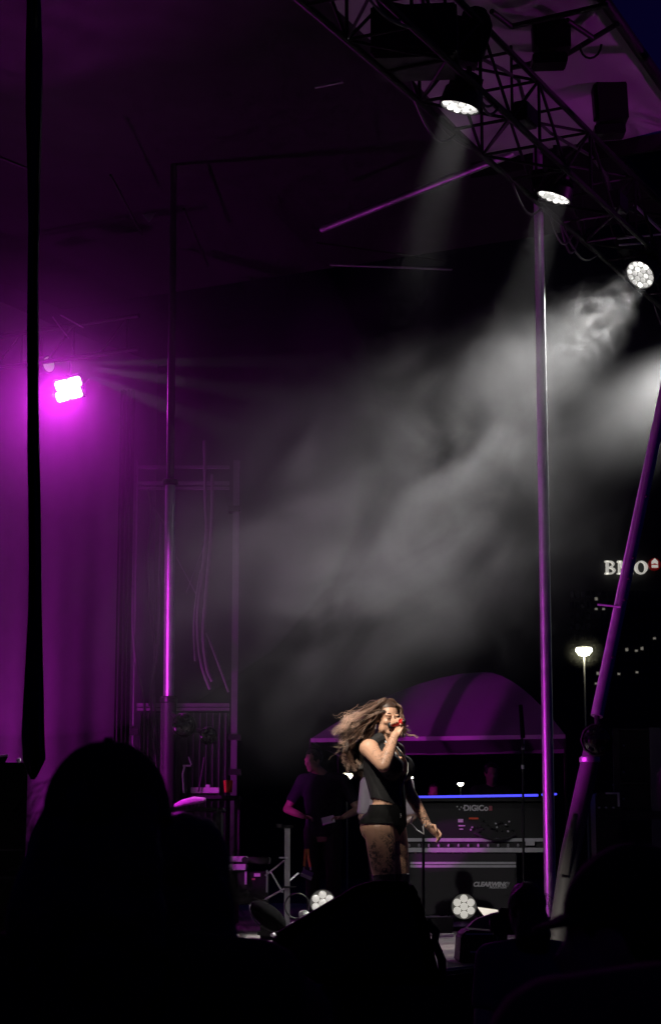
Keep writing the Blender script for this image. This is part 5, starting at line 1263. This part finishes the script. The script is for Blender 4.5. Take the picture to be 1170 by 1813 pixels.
# ---------------------------------------------------------------- crowd
def crowd(px, Y, h, rz, label, **kw):
    p = W(px, 1530, Y); return figure(label, (p.x, Y, 0), rz, h, label and kw.pop('J', None), group='spectators before the stage', voxel=.014, **kw)
crowd(190, 2.85, 1.80, R(176), 'tall spectator in a dark cap at the lower left', skin=SK_d, shirt=SH_black, trousers=TR, hair=HR, cap=CP, brim=.03, yaw=R(-10), hairlong=.20, hairw=.116, wide=1.15)
crowd(322, 3.25, 1.715, R(188), 'spectator with dark hair beside the capped one at the lower left', skin=SK_d, shirt=SH_brown, trousers=TR, hair=HR, hairlong=.16, hairw=.098)
crowd(1148, 2.6, 1.655, R(-112), 'spectator in a dark cap facing left at the lower right', skin=SK_d, shirt=SH_grey, trousers=TR, hair=HR, cap=CP, brim=.042, J={'head': (0, -.03, 1.635)})
crowd(1330, 1.9, 1.80, R(182), 'spectator whose brown shoulder fills the lower right corner', skin=SK_l, shirt=SH_brown, trousers=TR, hair=HR)
crowd(930, 8.0, 1.56, R(200), 'photographer with dark hair and purple shirt below the silver mast', skin=SK_l, shirt=SH_purple, trousers=TR, hair=HR, hairlong=.05)
c = W(893, 1636, 8.15); t = thing('photo_camera', 'black camera with bright fittings beside the photographer in purple', 'camera', tuple(c))
MB().box(tuple(c), (.12, .07, .085), bev=.01).build('body', M_blackplastic, t); MB().lathe([(.035, 0), (.038, .08), (.033, .1)], align(c, (-.3, 1, 0)), 16).build('lens', M_gloss, t, True)
MB().box(tuple(c + Vector((0, 0, .05))), (.05, .05, .03), bev=.006).build('viewfinder', M_blackplastic, t)
MB().wire([c + Vector((-.06, 0, .03)), c + Vector((-.03, -.03, -.06)), c + Vector((-.06, -.04, -.15)), c + Vector((.04, -.02, -.2))], .006).build('strap', M_cable, t, True)


# ================================================================== SMOKE AND HAZE
def volume_mat(name, dens, color=(.9, .9, .92), aniso=.3, noise_scale=None, lo=.4, hi=.7, detail=4, distort=.4, half=(1, 1, 1), baseline=0.0, stretch=(1, 1, 1), edge=.45, step=1.0, seed=0.0, rough=.5):
    m = bpy.data.materials.new(name); m.use_nodes = True; n, l = m.node_tree.nodes, m.node_tree.links
    n.remove(n['Principled BSDF']); out = n['Material Output']
    pv = n.new('ShaderNodeVolumePrincipled'); pv.inputs['Color'].default_value = (*color, 1); pv.inputs['Anisotropy'].default_value = aniso
    pv.inputs['Density'].default_value = dens; pv.inputs['Density Attribute'].default_value = ''
    l.new(pv.outputs[0], out.inputs['Volume'])
    if noise_scale:
        tc = n.new('ShaderNodeTexCoord'); mp = n.new('ShaderNodeMapping'); mp.inputs['Scale'].default_value = stretch; mp.inputs['Location'].default_value = (seed, seed, seed)
        nz = n.new('ShaderNodeTexNoise'); nz.inputs['Scale'].default_value = noise_scale; nz.inputs['Detail'].default_value = detail; nz.inputs['Distortion'].default_value = distort; nz.inputs['Roughness'].default_value = rough
        l.new(tc.outputs['Object'], mp.inputs[0]); l.new(mp.outputs[0], nz.inputs['Vector'])
        mr = n.new('ShaderNodeMapRange'); mr.interpolation_type = 'SMOOTHSTEP'; mr.inputs[1].default_value = lo; mr.inputs[2].default_value = hi; mr.inputs[3].default_value = baseline; mr.inputs[4].default_value = 1
        l.new(nz.outputs['Fac'], mr.inputs[0])
        dv = n.new('ShaderNodeVectorMath'); dv.operation = 'DIVIDE'; dv.inputs[1].default_value = half
        l.new(tc.outputs['Object'], dv.inputs[0])
        ln = n.new('ShaderNodeVectorMath'); ln.operation = 'LENGTH'; l.new(dv.outputs[0], ln.inputs[0])
        er = n.new('ShaderNodeMapRange'); er.interpolation_type = 'SMOOTHSTEP'; er.inputs[1].default_value = edge; er.inputs[2].default_value = 1.0; er.inputs[3].default_value = 1; er.inputs[4].default_value = 0
        l.new(ln.outputs['Value'], er.inputs[0])
        m1 = n.new('ShaderNodeMath'); m1.operation = 'MULTIPLY'; l.new(mr.outputs[0], m1.inputs[0]); l.new(er.outputs[0], m1.inputs[1])
        m2 = n.new('ShaderNodeMath'); m2.operation = 'MULTIPLY'; l.new(m1.outputs[0], m2.inputs[0]); m2.inputs[1].default_value = dens
        l.new(m2.outputs[0], pv.inputs['Density'])
    m.cycles.volume_step_rate = step; m.cycles.volume_sampling = 'EQUIANGULAR'; m.cycles.homogeneous_volume = not noise_scale
    return m
def smoke(name, c, half, rotz, roty, m, label):
    mb = MB(); mb.ell((0, 0, 0), (half[0] * 1.02, half[1] * 1.02, half[2] * 1.02), nu=20, nv=12)
    o = mb.build(name, m, None); o.location = c; o.rotation_euler = (0, roty, rotz)
    o['kind'] = 'stuff'; tag(o, label, 'smoke'); return o
H1 = (3.8, 2.1, 2.1)
smoke('smoke', W(725, 850, 15.5), H1, R(40), R(-32), volume_mat('stage_smoke', 0.15, noise_scale=1.25, lo=.38, hi=.70, detail=5, rough=.6, distort=1.0, half=H1, baseline=0, edge=.1, step=.5, stretch=(.7, 1.1, 1.1)), 'drifting grey stage smoke lit by the spotlights above the singer')
H2 = (1.2, .75, .8)
smoke('smoke_puff', W(1048, 580, 16.9), H2, R(40), R(-30), volume_mat('smoke_puff', 0.075, noise_scale=3.2, lo=.48, hi=.62, detail=4, rough=.6, distort=1.6, half=H2, edge=.1, step=.4, seed=3.1), 'curling smoke puff before the round spotlight')
H4 = (1.7, 1.2, 1.1)
smoke('smoke_wisp', W(1165, 680, 18.5), H4, R(45), R(-25), volume_mat('smoke_wisp', 0.09, noise_scale=1.0, lo=.3, hi=.7, detail=2, distort=.4, half=H4, baseline=.45, edge=.0, step=1.0, seed=5.7), 'pale smoke glowing at the right edge beside the slanted tube')
H3 = (3.6, 2.6, 3.2)
smoke('purple_fog', W(60, 760, 19.8), H3, 0, 0, volume_mat('left_fog', 0.045), 'soft fog glowing magenta along the rear drape')
H6 = (1.3, 1.0, 1.3)
smoke('halo_fog', MW + Vector((.1, -.2, -.1)), H6, 0, 0, volume_mat('halo_fog', 0.055), 'fog thickened close round the magenta wash lamp for its halo')  # denser volume added to strengthen the lamp's halo
H5 = (3.2, 1.0, 1.5)
smoke('truss_fog', T0 + U * .9 + Vector((-.15, 0, 6.85)), H5, RU, 0, volume_mat('truss_fog', 0.05, noise_scale=.9, lo=.2, hi=.8, detail=1, distort=.2, baseline=.3, half=H5, edge=-.3, step=1.0, seed=2), 'thin smoke drifting under the truss around the first spotlights')
H7 = (.75, .75, .62)
smoke('lamp_halo', W(1033, 1152, 59.6), H7, 0, 0, volume_mat('lamp_halo', 0.16, color=(.95, .95, .8), noise_scale=2.0, lo=0, hi=.8, detail=0, distort=0, baseline=.5, half=H7, edge=-.4, step=.7), 'added volume standing in for the halo of the bright street lamp')  # lens halo built as an added volume
